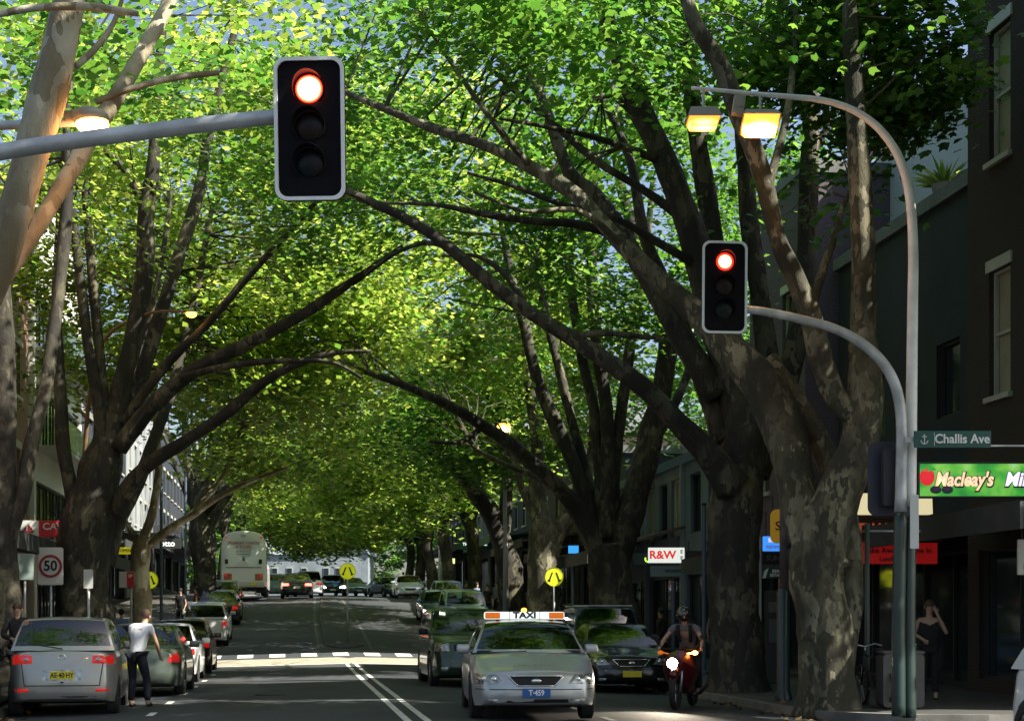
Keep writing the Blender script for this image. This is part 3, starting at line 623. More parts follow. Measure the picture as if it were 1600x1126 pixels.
KINDS = {
 'sedan': dict(L=4.85, W=1.88, H=1.45, hood=.72, cowl=.96, belt=.97, deck=1.03, tail=.94, wb=1.22, wt=1.98, rt=1.40, rb=.62, yf=.95, yr=1.05, nose=.16, rear=.10, rw=.66, R=.33),
 'hatch': dict(L=4.0, W=1.70, H=1.54, hood=.80, cowl=1.02, belt=1.02, deck=1.03, tail=1.0, wb=.95, wt=1.72, rt=.48, rb=.10, yf=.80, yr=.62, nose=.16, rear=.06, rw=.70, R=.31),
 'suv': dict(L=4.75, W=1.86, H=1.80, hood=1.00, cowl=1.16, belt=1.16, deck=1.16, tail=1.14, wb=1.30, wt=1.85, rt=.38, rb=.12, yf=.88, yr=.95, nose=.08, rear=.05, rw=.76, R=.38),
}
def sm(a, b, x): x = min(1, max(0, (x - a) / (b - a))); return x * x * (3 - 2 * x)
def make_car(label, kind, pm, s=None, t=None, px=None, heading=0, scale=1.0, dims=None, front=None, rear=None, detail=2, group=None, rail=False, cat='car', driver=False, seats=True, yaw=0.0, dz=0.0, name='parked_car'):
    """heading 0: nose points up the street (its tail is seen), 1: nose towards us"""
    k = dict(KINDS[kind]);
    if dims: k.update(dims)
    L, Wd, H = k['L'], k['W'], k['H']; hw = Wd / 2; Rw = k['R']; yF, yR = L / 2 - k['yf'], -L / 2 + k['yr']
    loc = W(s, t, base(t) - .024 * abs(s)); rz = TH + (math.pi if heading else 0) + yaw
    root = thing(name, label, cat, loc, rz, group)
    slope = math.atan2(base(t + 1) - base(t - 1), 2); root.rotation_mode = 'YXZ'
    root.rotation_mode = 'XYZ'; root.rotation_euler = (slope * (-1 if heading else 1), 0, rz)
    # lower body
    ys = sorted(set([round(-L / 2 + L * i / 34, 4) for i in range(35)] + [round(c + Rw * 1.12 * math.cos(R(a)), 4) for c in (yF, yR) for a in range(0, 181, 15)]))
    ys = [y for i, y in enumerate(ys) if i == 0 or y - ys[i - 1] > .012]
    def topz(y):
        f = L / 2 - y; r_ = y + L / 2
        zf = k['hood'] + (k['cowl'] - k['hood']) * sm(0, k['wb'], f) ** .8
        zr = k['tail'] + (k['deck'] - k['tail']) * sm(0, k['rb'] + .1, r_)
        c = k['cowl'] + (k['belt'] - k['cowl']) * sm(k['wb'], k['wb'] + 1, f) if f > k['wb'] else zf
        return min(c, zr) if r_ < k['rb'] + .2 else c
    def halfw(y):
        u = abs(y) / (L / 2); return hw * (1 - .035 * sm(.45, .8, u) - .13 * sm(.8, 1.0, u) ** 1.6)
    def botz(y):
        z = .20 + .06 * sm(.85, 1, abs(y) / (L / 2))
        for c in (yF, yR):
            d = abs(y - c)
            if d < Rw * 1.12: z = max(z, Rw + math.sqrt(max(0, (Rw * 1.12) ** 2 - d * d)))
        return z
    def section(y, sc_=1.0):
        h = halfw(y); zt = topz(y); zb = botz(y); zbase = .20; sh = zt - .06
        cab = (k['wb'] - .1 < L / 2 - y) and (y + L / 2 > k['rb'] - .05)
        tw = h * (.93 if cab else .90)
        pts = [(0, zb if zb < .3 else zb), (h * .80, zb), (h * .965, max(zb, zbase + .03)), (h * .99, max(zb, .36)), (h * 1.0, max(zb, .56)), (h * .985, max(zb, min(sh - .04, .74))), (h * .972, sh - .02), (tw, zt - .015), (tw * .8, zt + (.012 if not cab else 0)), (tw * .4, zt + (.03 if not cab else 0)), (0, zt + (.036 if not cab else 0))]
        zc = .55
        return [(x * sc_, zc + (z - zc) * sc_) for x, z in pts]
    st_ = []
    for e, sgn in ((-L / 2, -1), (None, 0), (L / 2, 1)):
        if sgn == -1: st_ += [(e, .03), (e, .5), (e, .88), (e + .015, .955)]; 
        elif sgn == 0: st_ += [(y, 1.0) for y in ys if -L / 2 + .05 < y < L / 2 - .05]
        else: st_ += [(e - .015, .955), (e, .88), (e, .5), (e, .03)]
    def deform(x, y, z):
        if y > L / 2 - .9:
            q = sm(L / 2 - .9, L / 2, y); y -= q * (k['nose'] * max(0, (z - .5) / .3) ** 1.2 * .8 + .16 * (abs(x) / hw) ** 3 * 1.3 + .02 * max(0, .36 - z) * 5)
        if y < -L / 2 + .7:
            q = sm(L / 2 - .7, L / 2, -y); y += q * (k['rear'] * max(0, (z - .55) / .4) + .10 * (abs(x) / hw) ** 3 + .02 * max(0, .36 - z) * 5)
        return (x, y, z)
    b = MB(); rows = []
    for (y, c_) in st_:
        sec = section(y, c_); full = [(-x, z) for x, z in sec[::-1]] + sec[1:-1] if False else sec + [(-x, z) for x, z in sec[-2:0:-1]]
        rows.append([deform(x, y, z) for x, z in full])
    n = len(rows[0]); vs = [p for r_ in rows for p in r_]; fs = []; mi = []
    for j in range(len(rows) - 1):
        ym = (st_[j][0] + st_[j + 1][0]) / 2
        for i in range(n):
            i2 = (i + 1) % n; fs.append((j * n + i, j * n + i2, (j + 1) * n + i2, (j + 1) * n + i))
            top = i in (7, 8, 9, 10, 11, 12)
            mi.append(1 if top and (k['wb'] + .02 < L / 2 - ym) and (ym + L / 2 > k['rb'] + .05) else 2 if i in (0, n - 1) and 3 < j < len(rows) - 5 else 0)
    b.v = [Vector(v) for v in vs]; b.f = fs; b.m = mi
    body = b.build('body', [pm, INTER, BLACKM], root, smooth=True, angle=42)
    # greenhouse
    yb0, yt0, yt1, yb1 = L / 2 - k['wb'], L / 2 - k['wt'], -L / 2 + k['rt'], -L / 2 + k['rb']
    zb_, bw, rw = k['belt'] - .012, hw * .925, hw * k['rw'] / .72 * .72 / 1.0
    rw = hw * k['rw'] * 1.08
    bp = [yt0 + (yt1 - yt0) * f for f in (.40, .44)] if True else []
    gy = sorted(set([yb0 + (yt0 - yb0) * f for f in (0, .08, .3, .55, .8, .93, 1)] + [yt0 + (yt1 - yt0) * f for f in (.06, .2, .40, .445, .6, .8, .94, 1)] + [yt1 + (yb1 - yt1) * f for f in (.1, .35, .65, .9, 1)]), reverse=True)
    def rz_(y):
        crown = .03 * math.sin(math.pi * min(1, max(0, (yt0 - y) / (yt0 - yt1 + 1e-6))))
        if y > yt0: f = (yb0 - y) / (yb0 - yt0); return zb_ + .012 + (H - .055 - zb_) * (f + .10 * math.sin(math.pi * f))
        if y < yt1: f = (y - yb1) / max(.02, (yt1 - yb1)); return zb_ + .012 + (H - .055 - zb_) * (f + .14 * math.sin(math.pi * f) * (1 if kind != 'sedan' else .4))
        return H - .055 + crown
    cols = []
    for y in gy:
        zr = rz_(y); f = (zr - zb_) / (H - .055 - zb_); w_ = bw + (rw - bw) * f
        side = [(bw, zb_), (bw + (w_ - bw) * .30, zb_ + (zr - zb_) * .30), (bw + (w_ - bw) * .86, zb_ + (zr - zb_) * .86), (w_, zr)]
        top = [(w_ * .95, zr + .022 * f), (w_ * .88, zr + .030 * f), (w_ * .5, zr + .048 * f), (0, zr + .055 * f)]
        h_ = side + top; row_ = []
        for x, z in h_ + [(-x, z) for x, z in h_[-2::-1]]:
            yy = y
            q = (abs(x) / bw) ** 2
            if y > yt0 - .3: yy -= .16 * q * (1 if y >= yt0 else .5)
            if y < yt1 + .3: yy += .10 * q * (1 if y <= yt1 else .5)
            row_.append((x, yy, z))
        cols.append(row_)
    n = len(cols[0]); P_ = MB(); WS = MB(); RWn = MB(); SW = MB()
    for b_ in (P_, WS, RWn, SW): b_.v = [Vector(v) for r_ in cols for v in r_]
    for j in range(len(cols) - 1):
        ym = (gy[j] + gy[j + 1]) / 2
        for i in range(n - 1):
            f_ = (j * n + i, j * n + i + 1, (j + 1) * n + i + 1, (j + 1) * n + i); c_ = i if i < (n - 1) / 2 else n - 2 - i
            tgt = P_
            if c_ in (0, 1):
                fr = (yt0 - ym) / (yt0 - yt1)
                if not (.40 < fr < .445) and not (ym < yt1 - (0 if kind == 'sedan' else -.28) and True) and ym < yb0 - .05: tgt = SW
                if kind == 'suv' and ym < yt1 and ym > yb1 + .05: tgt = P_
            elif c_ >= 4:
                if ym > yt0 + (yb0 - yt0) * .06 and ym < yb0 - (yb0 - yt0) * .05: tgt = WS
                elif ym < yt1 - (yt1 - yb1) * .08 and ym > yb1 + (yt1 - yb1) * .08: tgt = RWn
            tgt.f.append(f_); tgt.m.append(0)
    def clean(mb):
        used = sorted({i for f in mb.f for i in f}); mp = {a: c for c, a in enumerate(used)}
        mb.v = [mb.v[i] for i in used]; mb.f = [tuple(mp[i] for i in f) for f in mb.f]
    roofbvh = None
    for mb, nm_, m_ in ((P_, 'roof', pm), (WS, 'windscreen', CGLASS), (RWn, 'rear_window', CGLASS), (SW, 'side_window', CGLASS)):
        if mb is SW:
            for lf in (0, 1):
                for fr_ in (0, 1):
                    q_ = MB(); q_.v = list(SW.v)
                    for f_ in SW.f:
                        c_ = sum((SW.v[i] for i in f_), Vector()) / 4
                        if (c_.x > 0) == bool(lf) and (c_.y > yt0 - .42 * (yt0 - yt1)) == bool(fr_): q_.f.append(f_); q_.m.append(0)
                    clean(q_)
                    if q_.f: q_.build('side_window', m_, root, smooth=True, angle=50)
            continue
        clean(mb)
        if mb.f: mb.build(nm_, m_, root, smooth=True, angle=50)
    bv = BVHTree.FromPolygons([tuple(v) for v in b.v] + [tuple(v) for v in P_.v], [tuple(f) for f in b.f] + [tuple(i + len(b.v) for i in f) for f in P_.f])
    sg = 1
    def patch(name, q, m, end, off=.006, nx=8, nz=3, parent=None, lens=0.0):
        """a skin laid over the front (end=1) or rear (end=-1) of the body inside the quadrilateral q of (x,z)"""
        mb = MB(); pts = []
        for j in range(nz + 1):
            for i in range(nx + 1):
                u, v = i / nx, j / nz; x = (q[0][0] * (1 - u) + q[1][0] * u) * (1 - v) + (q[3][0] * (1 - u) + q[2][0] * u) * v
                z = (q[0][1] * (1 - u) + q[1][1] * u) * (1 - v) + (q[3][1] * (1 - u) + q[2][1] * u) * v
                h = bv.ray_cast(Vector((x, end * 4, z)), Vector((0, -end, 0)))
                y = h[0].y if h[0] else end * (L / 2 - .3)
                edge = i in (0, nx) or j in (0, nz)
                pts.append((x, y + end * (off * (.2 if edge else 1)), z))
        fs = [(j * (nx + 1) + i, j * (nx + 1) + i + 1, (j + 1) * (nx + 1) + i + 1, (j + 1) * (nx + 1) + i) for j in range(nz) for i in range(nx)]
        mb.add(pts, fs); return mb.build(name, m, parent or root, smooth=True)
    def face_y(x, z, end):
        h = bv.ray_cast(Vector((x, end * 4, z)), Vector((0, -end, 0))); return h[0].y if h[0] else end * L / 2
    def plate(m, end, z, w_=.40, h_=.12, tx=None, tm=TXTK):
        y = face_y(0, z, end); mb = MB(); mb.box((0, y + end * .012, z), (w_, .016, h_), bev=.004); o = mb.build('number_plate', m, root)
        if tx: text('plate_lettering', tx, h_ * .85, tm, o, (0, y + end * .021, z), rz=math.pi if end > 0 else 0, sx=.85 * w_ / .4, bold=.003, ext=.002)
        return o
    A = 1 if front is not None else 0
    # wheels
    for sx in (-1, 1):
        for yc in (yF, yR):
            M_ = Matrix.Translation((sx * (hw - .115), yc, Rw)) @ Matrix.Rotation(R(90), 4, 'Y')
            mb = MB(); mb.lathe([(Rw * .62, -.10), (Rw * .9, -.105), (Rw, -.08), (Rw, .08), (Rw * .9, .105), (Rw * .62, .10), (Rw * .62, -.10)], 22, M=M_)
            wv = mb.build('wheel', TYRE, root, smooth=True, angle=50)
            mb = MB(); mb.lathe([(.02, sx * .075), (Rw * .2, sx * .08), (Rw * .22, sx * .055), (Rw * .6, sx * .05), (Rw * .64, sx * .095)], 20, M=M_, cap=False)
            for q in range(5): mb.add([(math.cos(a) * r_, math.sin(a) * r_, sx * zz) for a, r_, zz in ((R(72 * q - 9), Rw * .18, .085), (R(72 * q + 9), Rw * .18, .085), (R(72 * q + 6), Rw * .6, .085), (R(72 * q - 6), Rw * .6, .085))], [(0, 1, 2, 3)], M=M_)
            mb.build('rim', ALU, wv)
    # interior
    if seats:
        for (sx, sy) in ((-.37, .15), (.37, .15)):
            mb = MB(); yy = (yt0 + yt1) / 2 + .25
            mb.box((sx, yy, k['belt'] - .12), (.48, .14, .62), bev=.05, rx=R(8)); mb.box((sx, yy - .06, k['belt'] + .28), (.25, .09, .16), bev=.035); mb.build('seat', INTER, root, smooth=True)
        mb = MB(); mb.box((0, (yt0 + yt1) / 2 - .75, k['belt'] - .1), (1.2, .16, .5), bev=.05)
        for sx in (-.4, .4): mb.box((sx, (yt0 + yt1) / 2 - .8, k['belt'] + .2), (.24, .08, .13), bev=.03)
        mb.build('rear_bench', INTER, root, smooth=True)
        mb = MB(); mb.box((0, yb0 - .25, k['belt'] + .0), (hw * 1.7, .3, .08), bev=.03); mb.build('dashboard', INTER, root, smooth=True)
    # mirrors
    for sx in (-1, 1):
        mb = MB(); mb.box((sx * (bw + .12), yb0 - .42, k['belt'] + .055), (.21, .09, .14), bev=.035); mb.box((sx * (bw + .02), yb0 - .42, k['belt'] + .015), (.12, .05, .04)); mb.build('wing_mirror', pm if kind != 'suv' else BLACK, root, smooth=True)
    if front is not None:
        f = dict(lit=False, plate=None, pm=PLY, grille=BLACK, amber=False); f.update(front)
        zl = k['hood'] - .16; lh = .17
        for sx in (-1, 1):
            q = [(sx * .46, zl + .0), (sx * hw * .93, zl - .02), (sx * hw * .935, zl + lh * .8), (sx * .56, zl + lh * .72)] if kind != 'suv' else [(sx * .52, zl - .04), (sx * hw * .9, zl - .04), (sx * hw * .9, zl + .14), (sx * .52, zl + .14)]
            hl = patch('headlight', q, HEADLIT if f['lit'] else CLEAR, 1, .014, nx=10, nz=4)
            if detail > 1:
                mb = MB()
                for xx in (.60, .74):
                    y = face_y(sx * xx, zl + .06, 1); mb.sphere((sx * xx, y - .005, zl + .06), (.045, .03, .045), 12, 8)
                mb.build('lamp_reflector', CHROME, hl, smooth=True)
        g0, g1 = (.32, .40) if kind != 'suv' else (.42, .42)
        patch('grille', [(-.26 if kind == 'sedan' else -g0, zl - .03), (.26 if kind == 'sedan' else g0, zl - .03), (g1, zl + .10), (-g1, zl + .10)], f['grille'], 1, .012, 10, 3)
        if detail > 1:
            fr = []
            g_ = .26 if kind == 'sedan' else g0
            for a, c in (((-g_, zl - .035), (g_, zl - .035)), ((g_, zl - .035), (g1, zl + .105)), ((g1, zl + .105), (-g1, zl + .105)), ((-g1, zl + .105), (-g_, zl - .035))):
                pts = []
                for u in range(7):
                    x = a[0] + (c[0] - a[0]) * u / 6; z = a[1] + (c[1] - a[1]) * u / 6; pts.append((x, face_y(x, z, 1) + .012, z))
                fr.append(pts)
            mb = MB(); [mb.tube(p_, .011, 6) for p_ in fr]; mb.build('grille_surround', CHROME, root, smooth=True)
            mb = MB(); y = face_y(0, zl + .035, 1); mb.sphere((0, y + .016, zl + .035), (.075, .012, .03), 16, 8); mb.build('badge', CHROME, root, smooth=True)
        zi = .30 if kind == 'sedan' else .42
        patch('air_intake', [(-.52, zi - .06), (.52, zi - .06), (.52, zi + .035), (-.52, zi + .035)], BLACK, 1, .008, 10, 2)
        for sx in (-1, 1):
            patch('fog_light', [(sx * .55, zi - .045), (sx * .70, zi - .045), (sx * .70, zi + .035), (sx * .55, zi + .035)], CLEAR, 1, .012, 4, 3)
        if detail > 1:
            mb = MB(); mb.tube([(x, face_y(x, zl - .085, 1) + .004, zl - .085) for x in [(-.86 + 1.72 * u / 16) * hw / .94 for u in range(17)]], .007, 5); mb.build('bumper_seam', BLACKM, root)
            mb = MB()
            for sx in (-1, 1): mb.tube([(sx * .8 * .9, yb0 + .12, k['cowl'] + .02), (sx * .35 - .3, yb0 + .03, k['cowl'] + .035)], .01, 4)
            mb.build('wiper', BLACK, root)
        plate(f['pm'], 1, zi + .125 if kind == 'sedan' else zi + .12, .40, .13, f['plate'], f.get('tm', TXTK))
    if rear is not None:
        f = dict(lit=False, plate=None, pm=PLY, style='wide'); f.update(rear)
        zt = k['tail'] - .08
        for sx in (-1, 1):
            lm = REDLIT if f['lit'] else REDLENS
            if f['style'] == 'wide': q = [(sx * .46, zt - .10), (sx * hw * .955, zt - .13), (sx * hw * .955, zt + .045), (sx * .47, zt + .02)]
            else: q = [(sx * .60, zt - .16), (sx * hw * .95, zt - .16), (sx * hw * .94, zt + .05), (sx * .66, zt + .03)]
            tl = patch('tail_light', q, lm, -1, .014, 8, 3)
            if detail > 1: patch('lamp_insert', [(sx * .50, zt - .075), (sx * .62, zt - .08), (sx * .62, zt + .0), (sx * .50, zt - .005)], CLEAR, -1, .03, 3, 2, parent=tl)
            if detail > 1: patch('reflector', [(sx * .52, .40), (sx * .74, .40), (sx * .74, .455), (sx * .52, .455)], REDLENS, -1, .012, 4, 2)
        if kind != 'sedan' or detail > 1:
            mb = MB()
            ln = [(-hw * .72, zt - .1), (-hw * .66, .50), (hw * .66, .50), (hw * .72, zt - .1)]
            pts = []
            for a, c in zip(ln[:-1], ln[1:]):
                for u in range(9):
                    x = a[0] + (c[0] - a[0]) * u / 8; z = a[1] + (c[1] - a[1]) * u / 8; pts.append((x, face_y(x, z, -1) - .002, z))
            mb.tube(pts, .008, 4); mb.build('tailgate_seam', BLACKM, root)
        patch('plate_recess', [(-.30, .58), (.30, .58), (.30, .76), (-.30, .76)], pm if detail < 2 else CLEAR, -1, .010, 4, 2)
        plate(f['pm'], -1, .665 if kind != 'sedan' else .66, .38, .13, f['plate'])
        patch('bumper_lower', [(-.7, .23), (.7, .23), (.7, .33), (-.7, .33)], BLACKM, -1, .006, 8, 2)
        if detail > 1:
            mb = MB(); y = face_y(0, zt + .0, -1); mb.tube([(.055 * math.cos(a), y - .012, zt + .0 + .036 * math.sin(a)) for a in [R(20 * q) for q in range(19)]], .006, 5); mb.build('badge', CHROME, root)
            mb = MB(); mb.tube([(0, face_y(0, k['belt'] + .03, -1) - .03, k['belt'] + .03), (-.12, face_y(0, k['belt'] + .05, -1) - .02, k['belt'] + .05), (-.38, face_y(0, k['belt'] + .09, -1) - .0, k['belt'] + .09)], .009, 5); mb.build('rear_wiper', BLACK, root)
    if rail:
        mb = MB()
        for sx in (-1, 1): mb.tube([(sx * rw * .93, yt0 - .1, H + .04), (sx * rw * .93, yt1 + .1, H + .04)], .02, 6)
        for yy in (yt0 - .35, yt1 + .35): mb.box((0, yy, H + .055), (rw * 2.0, .05, .03))
        mb.build('roof_rack', ALU, root)
    root['_k'] = 0; del root['_k']
    return root, k

def at_px(px, Y):          # street coordinates of a spot seen at column px, at depth Y
    return st((px - CX) * Y / F, Y)

# the taxi
s_, t_ = at_px(818, 24.3)
taxi, k_ = make_car('silver taxi with a lit white roof bar coming towards us in the near lane', 'sedan', BEIGE, s_, t_, heading=1, yaw=-.07, dims=dict(W=1.86, L=4.9), cat='taxi', name='taxi',
    front=dict(plate='T·459', pm=PLB, tm=TXTW))
mb = MB(); mb.box((0, .12, 1.535), (1.26, .20, .115), bev=.03); bar = mb.build('roof_sign', em('taxi_sign_white', (.9, 1, .95), .35, (.75, .77, .74)), taxi, smooth=True)
text('taxi_lettering', 'TAXI', .13, TXTK, bar, (0, .223, 1.535), rz=math.pi, sx=1.25, bold=.006)
for sx in (-1, 1):
    mb = MB(); mb.box((sx * .50, .12, 1.535), (.24, .215, .100), bev=.02); mb.build('amber_lamp', AMBER, bar, smooth=True)
    mb = MB(); mb.box((sx * .24, .12, 1.535), (.008, .206, .117)); mb.build('sign_divider', BLACK, bar)
mb = MB(); mb.sphere((-.0, .10, 1.62), (.045, .045, .035), 12, 8); mb.build('beacon', em('amber_beacon', (1, .35, .03), 2.5, (.7, .3, .03)), bar, smooth=True)
for sx in (-1, 1):
    mb = MB(); mb.box((sx * .42, .12, 1.465), (.06, .12, .05)); mb.build('sign_foot', BLACK, taxi)
text('bonnet_lettering', 'APOLLO TAXIS', .085, mat('grey_lettering', (.25, .24, .22), .5), taxi, (0, 0, 0), sx=1.1)
o = bpy.context.scene.objects[[x.name for x in sc.objects if x.name.startswith('bonnet_lettering')][0]]
o.location = (0, 2.09, .79); o.rotation_euler = (R(68), 0, math.pi)
mb = MB(); mb.tube([(.37 + .18 * math.cos(R(a)), .72 + .05 * math.sin(R(a)), .93 + .17 * math.sin(R(a))) for a in range(0, 361, 20)], .014, 6, cap=False); mb.build('steering_wheel', BLACK, taxi, smooth=True)
# car behind the taxi
s_, t_ = at_px(722, 35.8)
make_car('dark green off-road car right behind the silver taxi', 'suv', PGREEN, s_, t_, heading=1, dims=dict(H=1.74, W=1.82), front=dict(pm=PLW), cat='car', name='moving_car', detail=1)
# black four-wheel drive at the right kerb
s_, t_ = at_px(960, 34.6)
make_car('black sedan with a yellow plate parked at the right kerb beside the motorbike', 'sedan', PBLACK, s_, t_, heading=1, yaw=-.05, dims=dict(H=1.46, W=1.86, hood=.78), front=dict(pm=PLY), detail=2, group='cars parked along the right kerb')
s_, t_ = at_px(940, 41.5)
make_car('dark blue off-road car with a roof rack right behind the black sedan', 'suv', PDBLUE, s_, t_, heading=1, yaw=-.05, dims=dict(H=1.92, W=1.92, hood=1.08, L=4.9), front=dict(pm=PLY), rail=True, detail=1, group='cars parked along the right kerb')
# silver hatchback, rear view
s_, t_ = at_px(113, 26.6)
make_car('silver hatchback with a yellow number plate parked at the lower left', 'hatch', SILVER, s_, t_, heading=0, dims=dict(W=1.76, H=1.58, L=4.0, hood=.86, cowl=1.06, belt=1.06, deck=1.07, tail=1.04), rear=dict(plate='AE·40·HY', pm=PLY), group='cars parked along the left kerb', yaw=.06)
G_L = 'cars parked along the left kerb'
s_, t_ = at_px(230, 32.6)
make_car('grey-green sedan parked ahead of the silver hatchback beside the stooping man', 'sedan', POLIVE, s_, t_, dims=dict(W=1.78, L=4.5), rear=dict(style='in', pm=PLY), group=G_L, detail=1)
s_, t_ = at_px(262, 39.2)
make_car('white sedan tucked between the grey-green sedan and the maroon car', 'sedan', PWHITE, s_, t_, dims=dict(W=1.74, L=4.4), rear=dict(style='in', pm=PLW), group=G_L, detail=1)
s_, t_ = at_px(290, 45.4)
make_car('maroon hatchback parked in front of the white hatchback with red tail lamps', 'hatch', PMAROON, s_, t_, dims=dict(W=1.7), rear=dict(style='in', pm=PLW), group=G_L, detail=1)
s_, t_ = at_px(325, 58.5)
make_car('white hatchback with a white plate parked past the crossing on the left', 'hatch', PWHITE, s_, t_, dims=dict(W=1.72, L=4.1), rear=dict(style='in', pm=PLW), group=G_L, detail=1)
s_, t_ = at_px(344, 69)
make_car('black sedan parked just up the hill from the white hatchback', 'sedan', PBLACK, s_, t_, rear=dict(style='in', pm=PLW), group=G_L, detail=1)
s_, t_ = at_px(350, 77)
make_car('dark estate car parked between the black sedan and the coach', 'hatch', PGREEN, s_, t_, dims=dict(L=4.5, W=1.8), rear=dict(style='in', pm=PLW), group=G_L, detail=1)
# traffic at the crest
s_, t_ = at_px(464, 90.5)
make_car('black sedan with lit brake lamps driving over the crest beside the coach', 'sedan', PBLACK, s_, t_, rear=dict(style='wide', lit=True, pm=PLW), detail=1, name='moving_car')
s_, t_ = at_px(482, 98)
make_car('white sedan just ahead of the black sedan with brake lamps lit', 'sedan', PWHITE, s_, t_, rear=dict(pm=PLW), detail=1, name='moving_car', dims=dict(H=1.6))
s_, t_ = at_px(432, 104)
make_car('pale blue car showing at the right edge of the coach', 'hatch', PBLUE, s_, t_, rear=dict(pm=PLW), detail=1, name='moving_car')
s_, t_ = at_px(519, 108)
make_car('dark blue sedan with both headlamps lit coming over the crest', 'sedan', PDBLUE, s_, t_, heading=1, front=dict(lit=True, pm=PLW), detail=1, name='moving_car')
s_, t_ = at_px(548, 122)
make_car('pale teal sedan behind the dark blue car with lit headlamps', 'sedan', PTEAL, s_, t_, heading=1, front=dict(pm=PLW), detail=1, name='moving_car', yaw=.25)
s_, t_ = at_px(606, 112)
make_car('dark blue car parked left of the silver oncoming sedan at the crest', 'sedan', PDBLUE, s_, t_, heading=1, front=dict(pm=PLW), detail=1, yaw=.3, name='moving_car')
s_, t_ = at_px(637, 97)
make_car('silver sedan facing us at the crest in front of the brown trunks', 'sedan', mat('bluish_silver_paint', (.52, .60, .60), .3, .4, coat=.5), s_, t_, heading=1, front=dict(pm=PLW), detail=1, name='moving_car')
G_R = 'cars parked along the right kerb'
s_, t_ = at_px(686, 70)
make_car('blue-white sedan with one bright headlamp pulling out past the parked blue cars', 'sedan', PDBLUE, s_, t_, heading=1, front=dict(lit=True, pm=PLW), detail=1, name='moving_car')
s_, t_ = at_px(700, 78)
make_car('pale blue hatchback parked beside the slanting dark tree', 'hatch', PBLUE, s_, t_, heading=1, front=dict(pm=PLW), detail=1, group=G_R)
s_, t_ = at_px(724, 65)
make_car('pale blue delivery van parked behind the dark green off-road car', 'suv', PBLUE, s_, t_, heading=1, front=dict(pm=PLW), detail=1, group=G_R, cat='van', dims=dict(H=1.72, L=4.6))
# a white car crossing at the right edge: its rounded rear corner is all the photograph shows
t2 = make_car('white car whose striped reflective corner pokes in at the right edge', 'hatch', PWHITE, *at_px(1815, 17.3), heading=1, yaw=.1, front=dict(pm=PLW), detail=1, name='moving_car', dims=dict(H=1.5))
# dark car at the lower left edge, only its corner in view
s_, t_ = at_px(-85, 25.5)
make_car('dark car corner at the lower left edge beside the silver hatchback', 'sedan', PBLACK, s_, t_, rear=dict(pm=PLW), detail=1, yaw=.1)

# ------------------------------------------------------------------ coach
s_, t_ = at_px(386, 91.5); loc = W(s_, t_, base(t_))
coach = thing('coach', 'white touring coach seen from behind at the left of the crest', 'coach', loc, TH)
CW = paint('coach_white', (.74, .74, .70), 0, .4); b = MB()
def csec(sc_, y, tilt=0):
    o_ = [(-1.25, .45), (-1.27, 1.2), (-1.25, 2.4), (-1.17, 3.1), (-.98, 3.42), (-.55, 3.56), (0, 3.6)]
    o_ = o_ + [(-x, z) for x, z in o_[-2::-1]]; return [(x * sc_, y + max(0, z - 1.4) * tilt, 2.0 + (z - 2.0) * sc_) for x, z in o_]
rows = [csec(.05, -6, .12), csec(.6, -6, .12), csec(.93, -6, .12), csec(.985, -5.93, .10), csec(1, -5.8, .06), csec(1, -5.2), csec(1, 5.6), csec(.97, 5.95), csec(.1, 6)]
n = len(rows[0]); b.add([p for r_ in rows for p in r_], [(j * n + i, j * n + (i + 1) % n, (j + 1) * n + (i + 1) % n, (j + 1) * n + i) for j in range(len(rows) - 1) for i in range(n)])
b.build('body', CW, coach, smooth=True, angle=35)
for sx in (-1, 1):
    mb = MB(); mb.box((sx * 1.262, 0, 2.35), (.02, 10.6, .95), bev=.008); mb.build('side_window', GLASS_B, coach)
    mb = MB(); mb.box((sx * .93, -6.0, 1.88), (.17, .03, .26), bev=.01); mb.build('vent', BLACKM, coach)
    mb = MB(); mb.box((sx * .85, -6.02, 1.02), (.42, .05, .36), bev=.015); lp = mb.build('tail_light', mat('orange_tail_lens', (.42, .12, .05), .3), coach)
    mb = MB(); mb.box((sx * .97, -6.05, 1.10), (.12, .03, .14), bev=.01); mb.build('lamp_insert', REDLENS, lp)
    for yy in (-3.9, 3.7):
        mb = MB(); mb.lathe([(.25, -.13), (.46, -.15), (.5, -.1), (.5, .1), (.46, .15), (.25, .13), (.25, -.13)], 20, M=Matrix.Translation((sx * 1.05, yy, .5)) @ Matrix.Rotation(R(90), 4, 'Y')); mb.build('wheel', TYRE, coach, smooth=True)
    mb = MB(); mb.box((sx * .98, -5.86, 3.24), (.16, .06, .05)); mb.build('marker_lamp', REDLENS, coach)
    mb = MB(); mb.box((sx * 1.0, -5.93, .30), (.5, .04, .36)); mb.build('mud_flap', BLACKM, coach)
mb = MB(); mb.box((0, -5.99, 1.55), (1.95, .05, .06), bev=.01); mb.build('engine_louvre', mat('grey_louvre', (.18, .18, .16), .7), coach)
mb = MB(); mb.box((0, -6.0, .62), (2.3, .10, .34), bev=.04); bmp = mb.build('bumper', mat('coach_bumper', (.5, .5, .46), .5), coach, smooth=True)
mb = MB(); mb.box((.55, -6.07, .62), (.42, .02, .13)); mb.build('number_plate', PLY, bmp)
mb = MB(); mb.box((0, -5.9, .36), (2.2, .1, .28)); mb.build('underbody', BLACKM, coach)
PINK = mat('faded_red_lettering', (.42, .12, .18), .6); GRL = mat('faded_grey_lettering', (.22, .22, .24), .6)
for (tx_, z, sz, m_) in (('PREMIERE COACH', 2.92, .21, PINK), ('& TOURS', 2.70, .21, PINK), ('PH 9519 1195', 2.44, .14, GRL), ('www.coachtours.com', 2.30, .09, GRL), ('2051', 3.33, .16, GRL)):
    text('coach_lettering', tx_, sz, m_, coach, (0, -6.02 + (z - 1.4) * .12 - .02, z), bold=.004)
